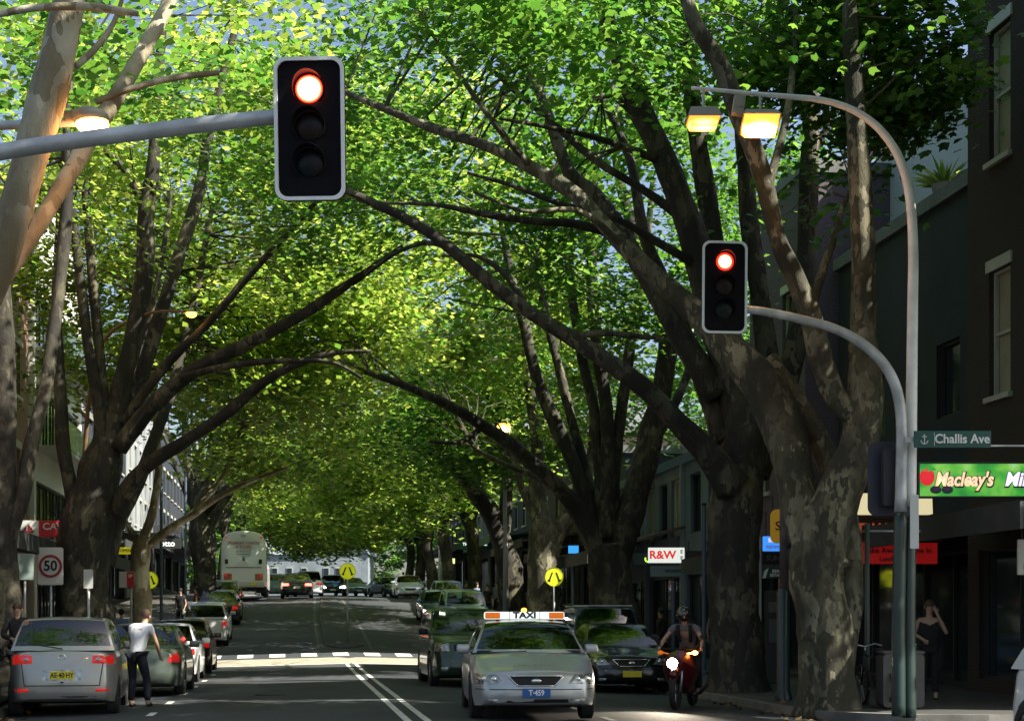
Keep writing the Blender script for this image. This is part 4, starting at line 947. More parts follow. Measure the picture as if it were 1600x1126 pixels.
# ------------------------------------------------------------------ buildings
def facade(name, label, side, s0, t0, t1, H, wm, wins, zb=None, depth=9, awn=None, roof=None, group=None, top=None, framem=None, endwins=()):
    """side +1 right / -1 left; wins: (a0,a1,z0,z1,kind) along the street from t0, heights above its base"""
    zg = (GS(side * s0, (t0 + t1) / 2) if zb is None else zb) - .25
    off = W(side * s0, t0, zg); root = thing(name, label, 'building', off, group=group)
    def M(a, b_, z): return W(side * (s0 + b_), t0 + a, zg + z) - off
    Lg = t1 - t0
    A = sorted({0, Lg} | {w_[0] for w_ in wins} | {w_[1] for w_ in wins}); Z = sorted({0, H} | {w_[2] for w_ in wins} | {w_[3] for w_ in wins})
    mb = MB()
    for i in range(len(A) - 1):
        for j in range(len(Z) - 1):
            ac, zc = (A[i] + A[i + 1]) / 2, (Z[j] + Z[j + 1]) / 2
            if any(w_[0] < ac < w_[1] and w_[2] < zc < w_[3] for w_ in wins): continue
            mb.add([M(A[i], 0, Z[j]), M(A[i + 1], 0, Z[j]), M(A[i + 1], 0, Z[j + 1]), M(A[i], 0, Z[j + 1])], [(0, 1, 2, 3)])
    for w_ in wins:
        a0, a1, z0, z1 = w_[:4]
        for q in (((a0, z0), (a1, z0)), ((a1, z0), (a1, z1)), ((a1, z1), (a0, z1)), ((a0, z1), (a0, z0))):
            mb.add([M(q[0][0], 0, q[0][1]), M(q[1][0], 0, q[1][1]), M(q[1][0], .22, q[1][1]), M(q[0][0], .22, q[0][1])], [(0, 1, 2, 3)])
    for q in (((0, 0), (0, depth)), ((0, depth), (Lg, depth)), ((Lg, depth), (Lg, 0))):
        mb.add([M(*q[0], 0), M(*q[1], 0), M(*q[1], H), M(*q[0], H)], [(0, 1, 2, 3)])
    mb.build('wall', wm, root)
    def bar(mb, a0, a1, b0, b1, z0, z1, mi=0):
        mb.add([M(a, b_, z) for a in (a0, a1) for b_ in (b0, b1) for z in (z0, z1)], [(0, 1, 3, 2), (4, 6, 7, 5), (0, 4, 5, 1), (2, 3, 7, 6), (0, 2, 6, 4), (1, 5, 7, 3)], mi)
    mb = MB(); bar(mb, -.1, Lg + .1, -.12, depth, H, H + .3); mb.build('roof', top or CONC, root)
    for w_ in wins:
        a0, a1, z0, z1 = w_[:4]; kd = w_[4] if len(w_) > 4 else 'sash'
        fm = {'sash': TRIM_W, 'dark': TRIM_D, 'shop': TRIM_D, 'blind': TRIM_W, 'balc': TRIM_D, 'pale': TRIM_W}[kd] if framem is None else framem
        mb = MB(); fw = .06
        bar(mb, a0, a0 + fw, .10, .18, z0, z1); bar(mb, a1 - fw, a1, .10, .18, z0, z1); bar(mb, a0 + fw, a1 - fw, .10, .18, z0, z0 + fw); bar(mb, a0 + fw, a1 - fw, .10, .18, z1 - fw, z1)
        if kd in ('sash', 'pale'): bar(mb, a0 + fw, a1 - fw, .105, .175, (z0 + z1) / 2 - .03, (z0 + z1) / 2 + .03)
        if kd in ('shop', 'balc') or (a1 - a0) > 2:
            nn = max(1, int((a1 - a0) / 1.3))
            for q in range(1, nn): a_ = a0 + (a1 - a0) * q / nn; bar(mb, a_ - .03, a_ + .03, .105, .175, z0 + fw, z1 - fw)
        wo = mb.build('window', fm, root)
        mb = MB(); bar(mb, a0 + .01, a1 - .01, .19, .205, z0 + .01, z1 - .01); mb.build('pane', BLIND if kd == 'blind' or kd == 'pale' else GLASS_B, wo)
        if kd in ('sash', 'blind', 'pale'):
            tm_ = TRIM_W if kd != 'blind' else CONC; mb = MB(); bar(mb, a0 - .08, a1 + .08, -.09, .10, z0 - .10, z0 - .003); mb.build('sill', tm_, wo); mb = MB(); bar(mb, a0 - .08, a1 + .08, -.04, .06, z1 + .003, z1 + .22); mb.build('lintel', tm_, wo)
    if awn:
        a0, a1, z, out, m1, m2, drop = awn
        mb = MB()
        mb.add([M(a0, -.01, z + drop), M(a1, -.01, z + drop), M(a1, -out, z), M(a0, -out, z), M(a0, -.01, z + drop - .1), M(a1, -.01, z + drop - .1), M(a1, -out, z - .1), M(a0, -out, z - .1)], [(0, 1, 2, 3), (7, 6, 5, 4), (0, 3, 7, 4), (1, 5, 6, 2), (0, 4, 5, 1)])
        aw = mb.build('awning', m1, root)
        mb = MB(); bar(mb, a0 - .03, a1 + .03, -out - .06, -out - .003, z - .35, z + .06); mb.build('fascia', m2, aw)
    return root, M, bar, off

AWN_BR = mat('brown_awning', (.10, .075, .06), .8, var=.15); AWN_DK = mat('dark_awning', (.04, .045, .045), .7, var=.2)
FASC_BL = mat('blue_fascia', (.06, .11, .20), .6); AWN_GN = mat('green_awning', (.03, .10, .07), .7)
# ---- right side
def grid_w(a0, a1, n, w_, zs, kd): return [(a0 + (a1 - a0) * (i + .5) / n - w_ / 2, a0 + (a1 - a0) * (i + .5) / n + w_ / 2, z0, z1, kd) for i in range(n) for z0, z1 in zs]
S_R = 11.6
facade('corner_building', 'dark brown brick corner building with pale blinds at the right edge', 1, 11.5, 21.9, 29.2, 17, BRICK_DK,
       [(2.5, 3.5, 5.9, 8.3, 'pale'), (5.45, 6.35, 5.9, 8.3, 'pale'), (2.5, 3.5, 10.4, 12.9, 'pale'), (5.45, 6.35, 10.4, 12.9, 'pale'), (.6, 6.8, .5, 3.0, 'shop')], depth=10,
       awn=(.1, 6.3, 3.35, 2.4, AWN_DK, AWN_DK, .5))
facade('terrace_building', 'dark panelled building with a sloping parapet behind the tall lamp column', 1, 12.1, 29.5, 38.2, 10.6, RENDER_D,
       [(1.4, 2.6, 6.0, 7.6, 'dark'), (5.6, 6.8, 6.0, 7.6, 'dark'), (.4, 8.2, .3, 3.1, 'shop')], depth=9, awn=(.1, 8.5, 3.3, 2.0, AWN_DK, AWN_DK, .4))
# its rooftop storey, glazed and set back, with a spiky plant on the terrace
o = W(13.6, 36, 0); root = thing('rooftop_apartment', 'pale glazed rooftop storey set back above the dark panelled building', 'building', W(13.6, 36, 10.5))
mb = MB(); mb.M = Matrix.Rotation(TH, 4, 'Z'); mb.box((2.5, 0, 1.8), (5, 7, 3.2)); mb.box((2.5, 0, 3.5), (5.8, 7.8, .2)); mb.build('wall', mat('rooftop_render', (.45, .5, .52), .6), root)
for k in range(4):
    mb = MB(); mb.M = Matrix.Rotation(TH, 4, 'Z'); mb.box((.6 + k * 1.2, -3.54, 1.7), (1.05, .06, 2.4)); mb.build('window', mat('sky_tinted_pane', (.35, .55, .62), .08, spec=1), root)  # reflected sky put into the pale blue pane colour
root = thing('yucca_plant', 'spiky strap-leaved plant on the roof terrace by the pale glazed storey', 'plant', W(12.9, 33.5, 10.95))
g = np.random.default_rng(3); mb = MB()
for k in range(46):
    a = g.uniform(0, 6.28); e = g.uniform(.3, 1.35); L_ = g.uniform(.6, 1.0); d = Vector((math.cos(a) * math.cos(e), math.sin(a) * math.cos(e), math.sin(e))); q = d.cross(Vector((0, 0, 1))).normalized() * .03
    b_ = Vector((0, 0, .3)); m_ = b_ + d * L_ * .6; t_ = b_ + d * L_ - Vector((0, 0, .12)); mb.add([b_ - q, b_ + q, m_ + q, t_, m_ - q], [(0, 1, 2, 3, 4)])
mb.build('foliage', LEAF_SPRING, root); mb = MB(); mb.lathe([(.22, 0), (.3, .38), (.26, .38), (.2, .3)], 14); mb.build('pot', CONC, root, smooth=True, angle=40)
facade('brick_building', 'plain purplish brick building between the plane trunks at the right', 1, 11.3, 38.5, 43.4, 13.2, BRICK_PU,
       grid_w(.3, 4.6, 2, 1.0, [(5.2, 7.0), (8.6, 10.4)], 'sash') + [(.4, 4.5, .3, 3.0, 'shop')], depth=9, awn=(.1, 4.0, 3.3, 2.2, AWN_DK, AWN_DK, .4))
rt, M, bar, off = facade('terrace_shop', 'two-storey blue-grey shop terrace with a brown awning over the real estate sign', 1, 10.8, 43.8, 59.5, 6.6, RENDER_B,
       [(1.0, 2.3, 4.3, 6.2, 'dark'), (3.2, 4.5, 4.3, 6.2, 'dark'), (5.6, 7.0, 4.3, 6.2, 'blind'), (7.6, 8.8, 4.3, 6.2, 'dark'), (9.6, 11.1, 4.3, 6.2, 'blind'), (11.8, 13, 4.3, 6.2, 'dark'), (13.6, 15, 4.3, 6.2, 'dark'), (.4, 5, .3, 3.0, 'shop'), (5.5, 10.2, .3, 3.0, 'shop'), (10.7, 15.2, .3, 3.0, 'shop')], depth=4, top=FASC_BL, awn=(5.1, 15.6, 3.7, 3.2, AWN_BR, AWN_DK, .9))
PIL = mat('pale_pilaster', (.22, .27, .32), .6)
for a in (.15, 5.2, 10.35, 15.4):
    mb = MB(); bar(mb, a, a + .16, -.14, -.003, 0, 6.6); mb.build('pilaster', PIL, rt)
for a in (5.3, 8.5, 12, 15.2):
    mb = MB(); mb.tube([M(a, -3.1, .1), M(a, -3.1, 3.6)], .06, 8); mb.build('awning_post', RENDER_B, rt, smooth=True)
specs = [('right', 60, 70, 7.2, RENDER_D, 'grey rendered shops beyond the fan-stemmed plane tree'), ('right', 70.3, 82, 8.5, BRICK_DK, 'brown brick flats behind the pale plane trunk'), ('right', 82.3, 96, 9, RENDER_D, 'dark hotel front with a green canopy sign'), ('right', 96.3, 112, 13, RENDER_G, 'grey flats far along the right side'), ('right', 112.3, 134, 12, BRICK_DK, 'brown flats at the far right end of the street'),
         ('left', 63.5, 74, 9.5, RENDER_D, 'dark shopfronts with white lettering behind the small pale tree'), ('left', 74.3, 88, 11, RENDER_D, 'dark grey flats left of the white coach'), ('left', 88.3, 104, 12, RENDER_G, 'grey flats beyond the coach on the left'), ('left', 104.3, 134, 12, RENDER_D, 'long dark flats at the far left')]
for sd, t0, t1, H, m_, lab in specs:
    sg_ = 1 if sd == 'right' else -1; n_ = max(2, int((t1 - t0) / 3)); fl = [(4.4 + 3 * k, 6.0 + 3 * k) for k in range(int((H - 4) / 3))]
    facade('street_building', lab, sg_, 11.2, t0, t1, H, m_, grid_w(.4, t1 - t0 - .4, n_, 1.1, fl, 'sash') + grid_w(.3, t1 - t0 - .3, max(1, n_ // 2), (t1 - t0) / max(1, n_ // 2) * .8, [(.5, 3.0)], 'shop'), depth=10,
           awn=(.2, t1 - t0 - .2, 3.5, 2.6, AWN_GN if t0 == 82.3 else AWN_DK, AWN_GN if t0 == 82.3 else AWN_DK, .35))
# ---- left side
facade('brick_flats', 'pinkish brick block at the left edge seen between the dark trunks', -1, 10.3, 26, 51.5, 14, BRICK_RED,
       grid_w(1, 25, 7, 1.4, [(5.4, 7.0), (8.6, 10.2)], 'sash') + [(17, 24.6, .4, 3.0, 'shop'), (2, 15, .4, 3.0, 'shop')], depth=9, awn=(.2, 25.2, 3.6, 2.4, AWN_DK, AWN_DK, .3))
lb, M, bar, off = facade('apartment_block', 'white rendered modern block with glazed balcony bands lit by the sun', -1, 10.2, 52, 63, 15.5, RENDER_W,
       [(.4, 10.6, 3.9, 5.7, 'balc'), (.4, 10.6, 7.0, 8.9, 'balc'), (.4, 10.6, 10.2, 12, 'balc'), (.6, 10.4, .4, 3.0, 'shop')], depth=10, awn=(.2, 10.8, 3.3, 2.2, AWN_DK, AWN_DK, .2))
for z in (3.75, 6.85, 10.05):
    mb = MB(); bar(mb, .2, 10.8, -.9, -.005, z - .12, z); bc = mb.build('balcony', TRIM_W, lb)
    mb = MB(); bar(mb, .2, 10.8, -.92, -.88, z + .01, z + .95); mb.build('glass_rail', mat('balcony_glass', (.18, .28, .30), .1, spec=.9), bc)
# ---- gabled house closing the street
c = P(490, 930, 172); root = thing('gabled_house', 'pale grey gabled house closing the far end of the street', 'building', (c.x, c.y, 4.2)); root.scale = (.55, .8, .95)
hm = mat('pale_house_paint', (.20, .24, .26), .7, var=.25, vs=.8); rm = mat('pale_slate_roof', (.17, .21, .23), .6, var=.2, vs=2)
mb = MB(); mb.box((0, 5, 2.5), (22, 9, 5)); mb.prism([(-1, 5), (11, 5), (5, 9.5)], .4, 9.6, 0); mb.build('wall', hm, root)
mb = MB(); mb.add([(-11.5, .2, 4.9), (1, .2, 4.9), (-1, 5, 9.0), (-11.5, 5, 9.0)], [(0, 1, 2, 3)]); mb.add([(-1.4, .2, 4.85), (5, .2, 9.8), (5, 10, 9.8), (-1.4, 10, 4.85)], [(0, 1, 2, 3)]); mb.add([(11.4, .2, 4.85), (5, .2, 9.8), (5, 10, 9.8), (11.4, 10, 4.85)], [(0, 1, 2, 3)]); mb.build('roof', rm, root)
for x in (-8, -5, -2, 2.5, 5, 7.5):
    mb = MB(); mb.box((x, .47, 2.2), (1.2, .1, 2.4)); f_ = mb.build('window', TRIM_W, root); mb = MB(); mb.box((x, .41, 2.2), (1.0, .04, 2.2)); mb.build('pane', GLASS_B, f_)
for k, (px, Y, h) in enumerate(((300, 180, 16), (700, 178, 18), (900, 170, 18), (560, 196, 17), (420, 200, 15), (150, 165, 17), (1100, 150, 16), (1335, 52, 19.5), (1190, 62.5, 15))):
    s_, t_ = at_px(px, Y); Lm = proc_limbs(s_, t_, 4, .4, 0, 5, 80 + k, 5, h - 3)
    lim = Lm; cr = [(s_, t_, h * .52, 9, 5, h * .5, 230)] if Y > 100 else [(s_ - .5, t_ + 1, h * .62, 6, 4, h * .36, 330)]
    tree(['dark park tree behind the gabled house on the left', 'dark park tree right of the gabled house', 'dark park tree closing the view behind the far right flats', 'dark park tree rising behind the gable', 'park tree behind the coach beyond the house', 'leafy tree behind the left flats', 'leafy tree far behind the shop terrace', 'tall back-lane tree behind the purplish brick building', 'back-lane tree rising right behind the blue-grey shop terrace'][k], lim, cr, BARK_DARK, LEAF_DEEP, .42 if Y > 100 else .24, 75 if Y > 175 else 55, twigs=False, low=.6, group='park trees beyond the end of the street')
# ------------------------------------------------------------------ traffic signals
def glow(name, c0, c1, s0, s1):
    m = mat(name, c0, .5); n = m.node_tree; b = n.nodes['Principled BSDF']; tc = n.nodes.new('ShaderNodeTexCoord'); sb = n.nodes.new('ShaderNodeVectorMath'); sb.operation = 'DISTANCE'; sb.inputs[1].default_value = (.5, .5, .35)
    n.links.new(tc.outputs['Generated'], sb.inputs[0]); d = sb.outputs['Value']; n.links.new(ramp(n, d, [(.30, c0), (.62, c1)]), b.inputs['Emission Color']); r = n.nodes.new('ShaderNodeMapRange'); r.inputs[1].default_value = .25; r.inputs[2].default_value = .65; r.inputs[3].default_value = s0; r.inputs[4].default_value = s1; n.links.new(d, r.inputs[0]); n.links.new(r.outputs[0], b.inputs['Emission Strength']); return m
def glow_old(name, c0, c1, s0, s1):
    m = mat(name, c0, .5); n = m.node_tree; b = n.nodes['Principled BSDF']; lw = n.nodes.new('ShaderNodeLayerWeight'); lw.inputs[0].default_value = .35
    n.links.new(ramp(n, lw.outputs['Facing'], [(.1, c0), (.75, c1)]), b.inputs['Emission Color']); r = n.nodes.new('ShaderNodeMapRange'); r.inputs[3].default_value = s0; r.inputs[4].default_value = s1; n.links.new(lw.outputs['Facing'], r.inputs[0]); n.links.new(r.outputs[0], b.inputs['Emission Strength']); return m
def lamp_red():
    m = bpy.data.materials.new('lit_red_signal'); m.use_nodes = True; n = m.node_tree; b = n.nodes['Principled BSDF']
    tc = n.nodes.new('ShaderNodeTexCoord'); l = n.nodes.new('ShaderNodeVectorMath'); l.operation = 'LENGTH'; n.links.new(tc.outputs['Object'], l.inputs[0])
    r = n.nodes.new('ShaderNodeMapRange'); r.inputs[1].default_value = .112; r.inputs[2].default_value = .088; r.inputs[3].default_value = .7; r.inputs[4].default_value = 9
    n.links.new(l.outputs['Value'], r.inputs[0]); r2 = n.nodes.new('ShaderNodeMapRange'); r2.inputs[1].default_value = .112; r2.inputs[2].default_value = .080; n.links.new(l.outputs['Value'], r2.inputs[0]); b.inputs['Base Color'].default_value = (.5, .02, .01, 1)
    n.links.new(ramp(n, r2.outputs[0], [(0, (1, .02, .01)), (.45, (1, .05, .015)), (1, (1, .20, .11))]), b.inputs['Emission Color']); n.links.new(r.outputs[0], b.inputs['Emission Strength']); return m
RED_SIG = lamp_red(); DK_AMB = mat('unlit_amber_lens', (.012, .005, .004), .35, spec=.2); DK_GRN = mat('unlit_green_lens', (.003, .006, .008), .35, spec=.2)
SIGW = mat('signal_board_border', (.80, .82, .80), .45); SIGB = mat('signal_board_black', (.005, .004, .006), .75, spec=.15)
def signal_head(root, c, w_, h_, rz=0, tilt=0, back=False):
    """target board with housing, lenses and visors; c = centre relative to root; faces -Y before rz"""
    Mx = Matrix.Translation(c) @ Matrix.Rotation(rz, 4, 'Z') @ Matrix.Rotation(tilt, 4, 'X')
    b = MB(Mx); o1 = rrect(w_, h_, w_ * .17); b.prism(o1, 0, .02); bo = b.build('target_board', SIGB, root)
    b = MB(Mx); o2 = rrect(w_ * .985, h_ * .992, w_ * .165, 6); o3 = rrect(w_ * .885, h_ * .942, w_ * .135, 6); n = len(o2)
    b.add([(x, -.004, z) for x, z in o2] + [(x, -.004, z) for x, z in o3] + [(x, -.028, z) for x, z in o2] + [(x, -.028, z) for x, z in o3], [f for k in range(n) for f in ((k, (k + 1) % n, n + (k + 1) % n, n + k)[::-1], (2 * n + k, 2 * n + (k + 1) % n, 3 * n + (k + 1) % n, 3 * n + k), (k, (k + 1) % n, 2 * n + (k + 1) % n, 2 * n + k), (n + k, n + (k + 1) % n, 3 * n + (k + 1) % n, 3 * n + k))])
    b.build('border', SIGW, bo)
    b = MB(Mx); b.box((0, .13, 0), (w_ * .5, .22, h_ * .80), bev=.03); b.build('housing', BLACK, root, smooth=True, angle=30)
    r = .122 * w_ / .60; dz = h_ * .255
    for k, m_ in ((1, RED_SIG), (0, DK_AMB), (-1, DK_GRN)):
        Mk = Mx @ Matrix.Translation((0, -.012, k * dz + .02 * h_)) @ Matrix.Rotation(R(90), 4, 'X')
        mb = MB(); mb.lathe([(0.001, .022), (r * .5, .018), (r * .95, 0)], 28); ln = mb.build('lens', m_, root, smooth=True); ln.matrix_local = Mk @ Matrix.Diagonal((1, 1, 1, 1))
        a0 = R(-52); a1 = R(232); mb = MB(Mk); vs = []; N = 26
        for q in range(N + 1):
            a = a0 + (a1 - a0) * q / N; L_ = .15 * (.35 + .55 * max(0, math.sin(a))) 
            for rr in (r * 1.08, r * 1.13): vs += [(math.cos(a) * rr, math.sin(a) * rr, 0), (math.cos(a) * rr, math.sin(a) * rr, L_)]
        fs = []
        for q in range(N): fs += [(4 * q, 4 * q + 1, 4 * q + 5, 4 * q + 4), (4 * q + 2, 4 * q + 6, 4 * q + 7, 4 * q + 3), (4 * q + 1, 4 * q + 3, 4 * q + 7, 4 * q + 5)]
        mb.add(vs, fs); mb.build('visor', SIGB, root, smooth=True, angle=40)

# left mast-arm signal, nearest thing in the picture
YL = 12.8
base_l = W(-8.6, 12.7, -.18); root = thing('traffic_signal', 'large red traffic light on a long grey arm reaching in from the left', 'traffic light', base_l)
ap = [P(x, y, YL) for x, y in ((-820, 420), (-650, 330), (-420, 283), (-200, 258), (-40, 243), (60, 228), (160, 214), (260, 202), (360, 190), (432, 183), (470, 180))]
pts = [base_l, base_l + Vector((0, 0, 2.2)), base_l + Vector((.02, .0, 4.2))] + [a for a in ap if a.x > base_l.x + .5]
rr = [.13, .12, .11] + [.075 - .012 * k / 8 for k in range(len(pts) - 3)]
q = smooth_path([(*p_, r_) for p_, r_ in zip(pts, rr)], 6); mb = MB(); mb.tube([x[:3] for x in q], [x[3] for x in q], 14); mb.build('mast_arm', GALV, root, smooth=True, off=base_l)
c = P(484, 202, YL - .14) - base_l; signal_head(root, c, .592, 1.165, rz=R(-3), tilt=R(4))
mb = MB(); mb.box(c + Vector((0, .30, .1)), (.12, .12, .3), bev=.01); mb.build('bracket', GALV, root)

# right kerb: signal pole with curved arm
YR_ = 23.0; bR = P(1404, 1118, YR_); bR.z = G(bR.x, bR.y)
root = thing('traffic_signal', 'smaller red traffic light on a curved arm of the pole at the right', 'traffic light', bR)
pp = [(1404, 1118), (1404, 960), (1407, 800), (1409, 690), (1407, 640), (1398, 600), (1378, 565), (1345, 535), (1300, 512), (1240, 496), (1190, 486), (1150, 482)]
q = smooth_path([(*P(x, y, YR_), r_) for (x, y), r_ in zip(pp, (.10, .098, .092, .085, .082, .080, .078, .074, .070, .066, .062, .058))], 6)
lo = [x for x in q if x[2] <= 3.1]; hi = [x for x in q if x[2] >= 2.95]
mb = MB(); mb.tube([x[:3] for x in lo], [x[3] + .004 for x in lo], 16); mb.build('pole_sleeve', GREENP, root, smooth=True, off=bR)
mb = MB(); mb.tube([x[:3] for x in hi], [x[3] for x in hi], 16); mb.build('mast_arm', GALV, root, smooth=True, off=bR)
mb = MB(); mb.lathe([(.0, .05), (.20, .05), (.20, .0)], 16); mb.build('base_plate', GREENP, root)
c = P(1132, 449, YR_ - .14) - bR; signal_head(root, c, .69, 1.375, rz=R(5), tilt=R(2))
# rear of a second head facing away
c2 = P(1392, 748, YR_ + .35) - bR; b = MB(Matrix.Translation(c2)); b.prism(rrect(.70, 1.12, .13), 0, .02); b.build('target_board', mat('signal_back', (.02, .022, .045), .5), root)
b = MB(Matrix.Translation(c2)); b.box((-.0, -.12, 0), (.34, .2, .86), bev=.04); b.build('housing', mat('signal_housing_back', (.022, .022, .034), .5), root, smooth=True, angle=30)
b = MB(Matrix.Translation(c2)); b.tube([(.12, -.2, .4), (.12, -.34, .4)], .02, 8); b.build('bracket', GALV, root)
# lamp column beside it
bC = P(1421, 1120, YR_ + .12); bC.z = G(bC.x, bC.y)
root = thing('street_lamp', 'tall curved lamp column at the right holding two flat orange lamps over the road', 'street lamp', bC)
pp = [(1420, 1120), (1420, 960), (1422, 790), (1424, 640), (1426, 480), (1427, 400), (1424, 330), (1415, 275), (1397, 232), (1368, 196), (1330, 171), (1285, 157), (1230, 151), (1180, 147), (1120, 141), (1080, 138)]
q = smooth_path([(*P(x, y, YR_ + .12), r_) for (x, y), r_ in zip(pp, (.108, .10, .092, .086, .080, .076, .072, .068, .063, .058, .052, .046, .040, .034, .03, .026))], 6)
lo = [x for x in q if x[2] <= 3.12]; hi = [x for x in q if x[2] >= 2.98]
mb = MB(); mb.tube([x[:3] for x in lo], [x[3] + .004 for x in lo], 16); mb.build('pole_sleeve', GREENP, root, smooth=True, off=bC)
mb = MB(); mb.tube([x[:3] for x in hi], [x[3] for x in hi], 16); mb.build('column', mat('white_galvanised', (.85, .86, .84), .4, .0, var=.12, vs=4), root, smooth=True, off=bC)
mb = MB(); mb.lathe([(0, .05), (.22, .05), (.22, 0)], 16); mb.build('base_plate', GREENP, root)
SODIUM = glow('sodium_lamp', (1, .50, .15), (1, .30, .03), 9, 1); SODIUM2 = glow('sodium_lamp_dim', (1, .5, .15), (1, .30, .03), 4, .8)
HOUS = mat('lamp_housing', (.30, .28, .22), .5, .2)
for (x, y, wpx, lit, tl) in ((1099, 184, 52, SODIUM2, 0), (1188, 190, 60, SODIUM, R(-26))):
    c = P(x, y, YR_) - bC; w_ = wpx * YR_ / F
    Mx = Matrix.Translation(c) @ Matrix.Rotation(tl, 4, 'X')
    mb = MB(Mx); mb.add([(-w_ / 2, -.2, -.03), (w_ / 2, -.2, -.03), (w_ / 2, .26, -.03), (-w_ / 2, .26, -.03), (-w_ * .4, -.12, .13), (w_ * .4, -.12, .13), (w_ * .4, .2, .13), (-w_ * .4, .2, .13)], [(0, 1, 2, 3), (4, 5, 6, 7), (0, 1, 5, 4), (1, 2, 6, 5), (2, 3, 7, 6), (3, 0, 4, 7)]); ho = mb.build('lamp_housing', HOUS, root)
    mb = MB(Mx); mb.add([(-w_ * .46, -.19, -.034), (w_ * .46, -.19, -.034), (w_ * .46, .24, -.034), (-w_ * .46, .24, -.034), (-w_ * .38, -.13, -.15), (w_ * .38, -.13, -.15), (w_ * .38, .18, -.15), (-w_ * .38, .18, -.15)], [(0, 1, 2, 3), (4, 5, 6, 7), (0, 1, 5, 4), (1, 2, 6, 5), (2, 3, 7, 6), (3, 0, 4, 7)]); mb.build('lamp_glass', lit, ho)
    mb = MB(); mb.tube([c + Vector((0, 0, .12)), c + Vector((0, 0, .40))], .022, 8); mb.build('hanger', GALV, root)
c = P(1154, 165, YR_) - bC; mb = MB(); mb.box(c, (.17, .14, .30), bev=.015, ry=R(8)); mb.box(c + Vector((.01, -.075, .03)), (.10, .02, .14)); mb.build('control_box', mat('pale_box', (.38, .37, .30), .6), root)
ld = bpy.data.lights.new('sodium_light', 'POINT'); ld.energy = 22; ld.color = (1, .42, .10); ld.shadow_soft_size = .15; lo_ = bpy.data.objects.new('sodium_light', ld); link(lo_, root); lo_.location = P(1188, 206, YR_ - .1) - bC

# lamp reaching in from the left above the mast arm
bl = W(-8.2, 15.8, -.1); bl.z = G(bl.x, bl.y)
root = thing('street_lamp', 'round glowing lamp on a thin grey arm crossing the pale limb at the left', 'street lamp', bl)
pts = [bl, bl + Vector((0, 0, 5)), P(-420, 260, 15.5), P(-250, 215, 15.5), P(-60, 199, 15.4), P(60, 194, 15.3), P(118, 190, 15.3)]
q = smooth_path([(*p_, r_) for p_, r_ in zip(pts, (.09, .075, .06, .055, .05, .045, .05))], 5); mb = MB(); mb.tube([x[:3] for x in q], [x[3] for x in q], 12); mb.build('lamp_arm', GALV, root, smooth=True, off=bl)
c = P(141, 184, 15.3) - bl; mb = MB(); mb.sphere(c, (.19, .19, .10), 18, 10); mb.box(c + Vector((-.15, 0, .0)), (.2, .14, .12), bev=.03); mb.build('lamp_housing', HOUS, root, smooth=True)
mb = MB(); mb.sphere(c + Vector((.02, 0, -.055)), (.165, .165, .115), 18, 10); mb.build('lamp_glass', glow('warm_lamp', (1, .55, .22), (1, .30, .03), 8, 1), root, smooth=True)
ld = bpy.data.lights.new('warm_light', 'POINT'); ld.energy = 14; ld.color = (1, .45, .15); ld.shadow_soft_size = .12; lo_ = bpy.data.objects.new('warm_light', ld); link(lo_, root); lo_.location = c + Vector((.05, -.05, -.28))
# lamp among the stems of the many-stemmed tree
bl = P(128, 1000, 41); bl.z = G(bl.x, bl.y)
root = thing('street_lamp', 'tiny orange lamp tip glowing among the left tree branches', 'street lamp', bl)
q = smooth_path([(*p_, r_) for p_, r_ in ((bl, .08), (P(128, 800, 41), .07), (P(150, 560, 40), .05), (P(220, 494, 38), .04), (P(296, 487, 37), .03))], 5); mb = MB(); mb.tube([x[:3] for x in q], [x[3] for x in q], 8); mb.build('column', mat('brown_pole', (.20, .12, .06), .7), root, smooth=True, off=bl)
c = P(299, 489, 37) - bl; mb = MB(); mb.lathe([(.01, .12), (.12, .02), (.15, 0)], 12, M=Matrix.Translation(c)); mb.build('lamp_housing', HOUS, root, smooth=True); mb = MB(); mb.sphere(c - Vector((0, 0, .03)), (.13, .13, .08), 12, 8); mb.build('lamp_glass', em('orange_lamp', (1, .38, .04), 4, (.9, .4, .1)), root, smooth=True)
# post-top lamp by the slanting tree
bl = P(790, 960, 60); bl.z = G(bl.x, bl.y)
root = thing('street_lamp', 'bright orange post lamp in front of the slanting dark tree right of centre', 'street lamp', bl)
top = P(787, 672, 60) - bl; mb = MB(); mb.tube([(0, 0, 0), (0, 0, top.z * .5), (top.x, 0, top.z - .35)], [.12, .09, .07], 10); mb.build('column', mat('grey_column', (.28, .31, .33), .5), root, smooth=True)
mb = MB(); mb.lathe([(.10, -.35), (.17, -.12), (.17, -.02)], 14, M=Matrix.Translation(top)); mb.lathe([(.22, .24), (.12, .34), (.01, .37)], 14, M=Matrix.Translation(top)); mb.build('lamp_housing', HOUS, root, smooth=True)
mb = MB(); mb.sphere(top + Vector((0, 0, .1)), (.27, .27, .24), 16, 10); mb.build('lamp_glass', glow('orange_globe', (1, .55, .2), (1, .30, .03), 9, 1), root, smooth=True)
# pale tall pole farther up on the right
bl = P(688, 935, 92); bl.z = G(bl.x, bl.y)
root = thing('street_pole', 'tall pale unlit pole beside the brown trunks above the parked blue cars', 'pole', bl)
mb = MB(); mb.tube([(0, 0, 0), (0, 0, 5.8)], [.13, .10], 10); mb.build('column', mat('pale_pole', (.5, .55, .55), .5), root, smooth=True); mb = MB(); mb.box((.1, 0, 3.3), (.5, .2, .35), bev=.04); mb.build('signal_box', BLACK, root)

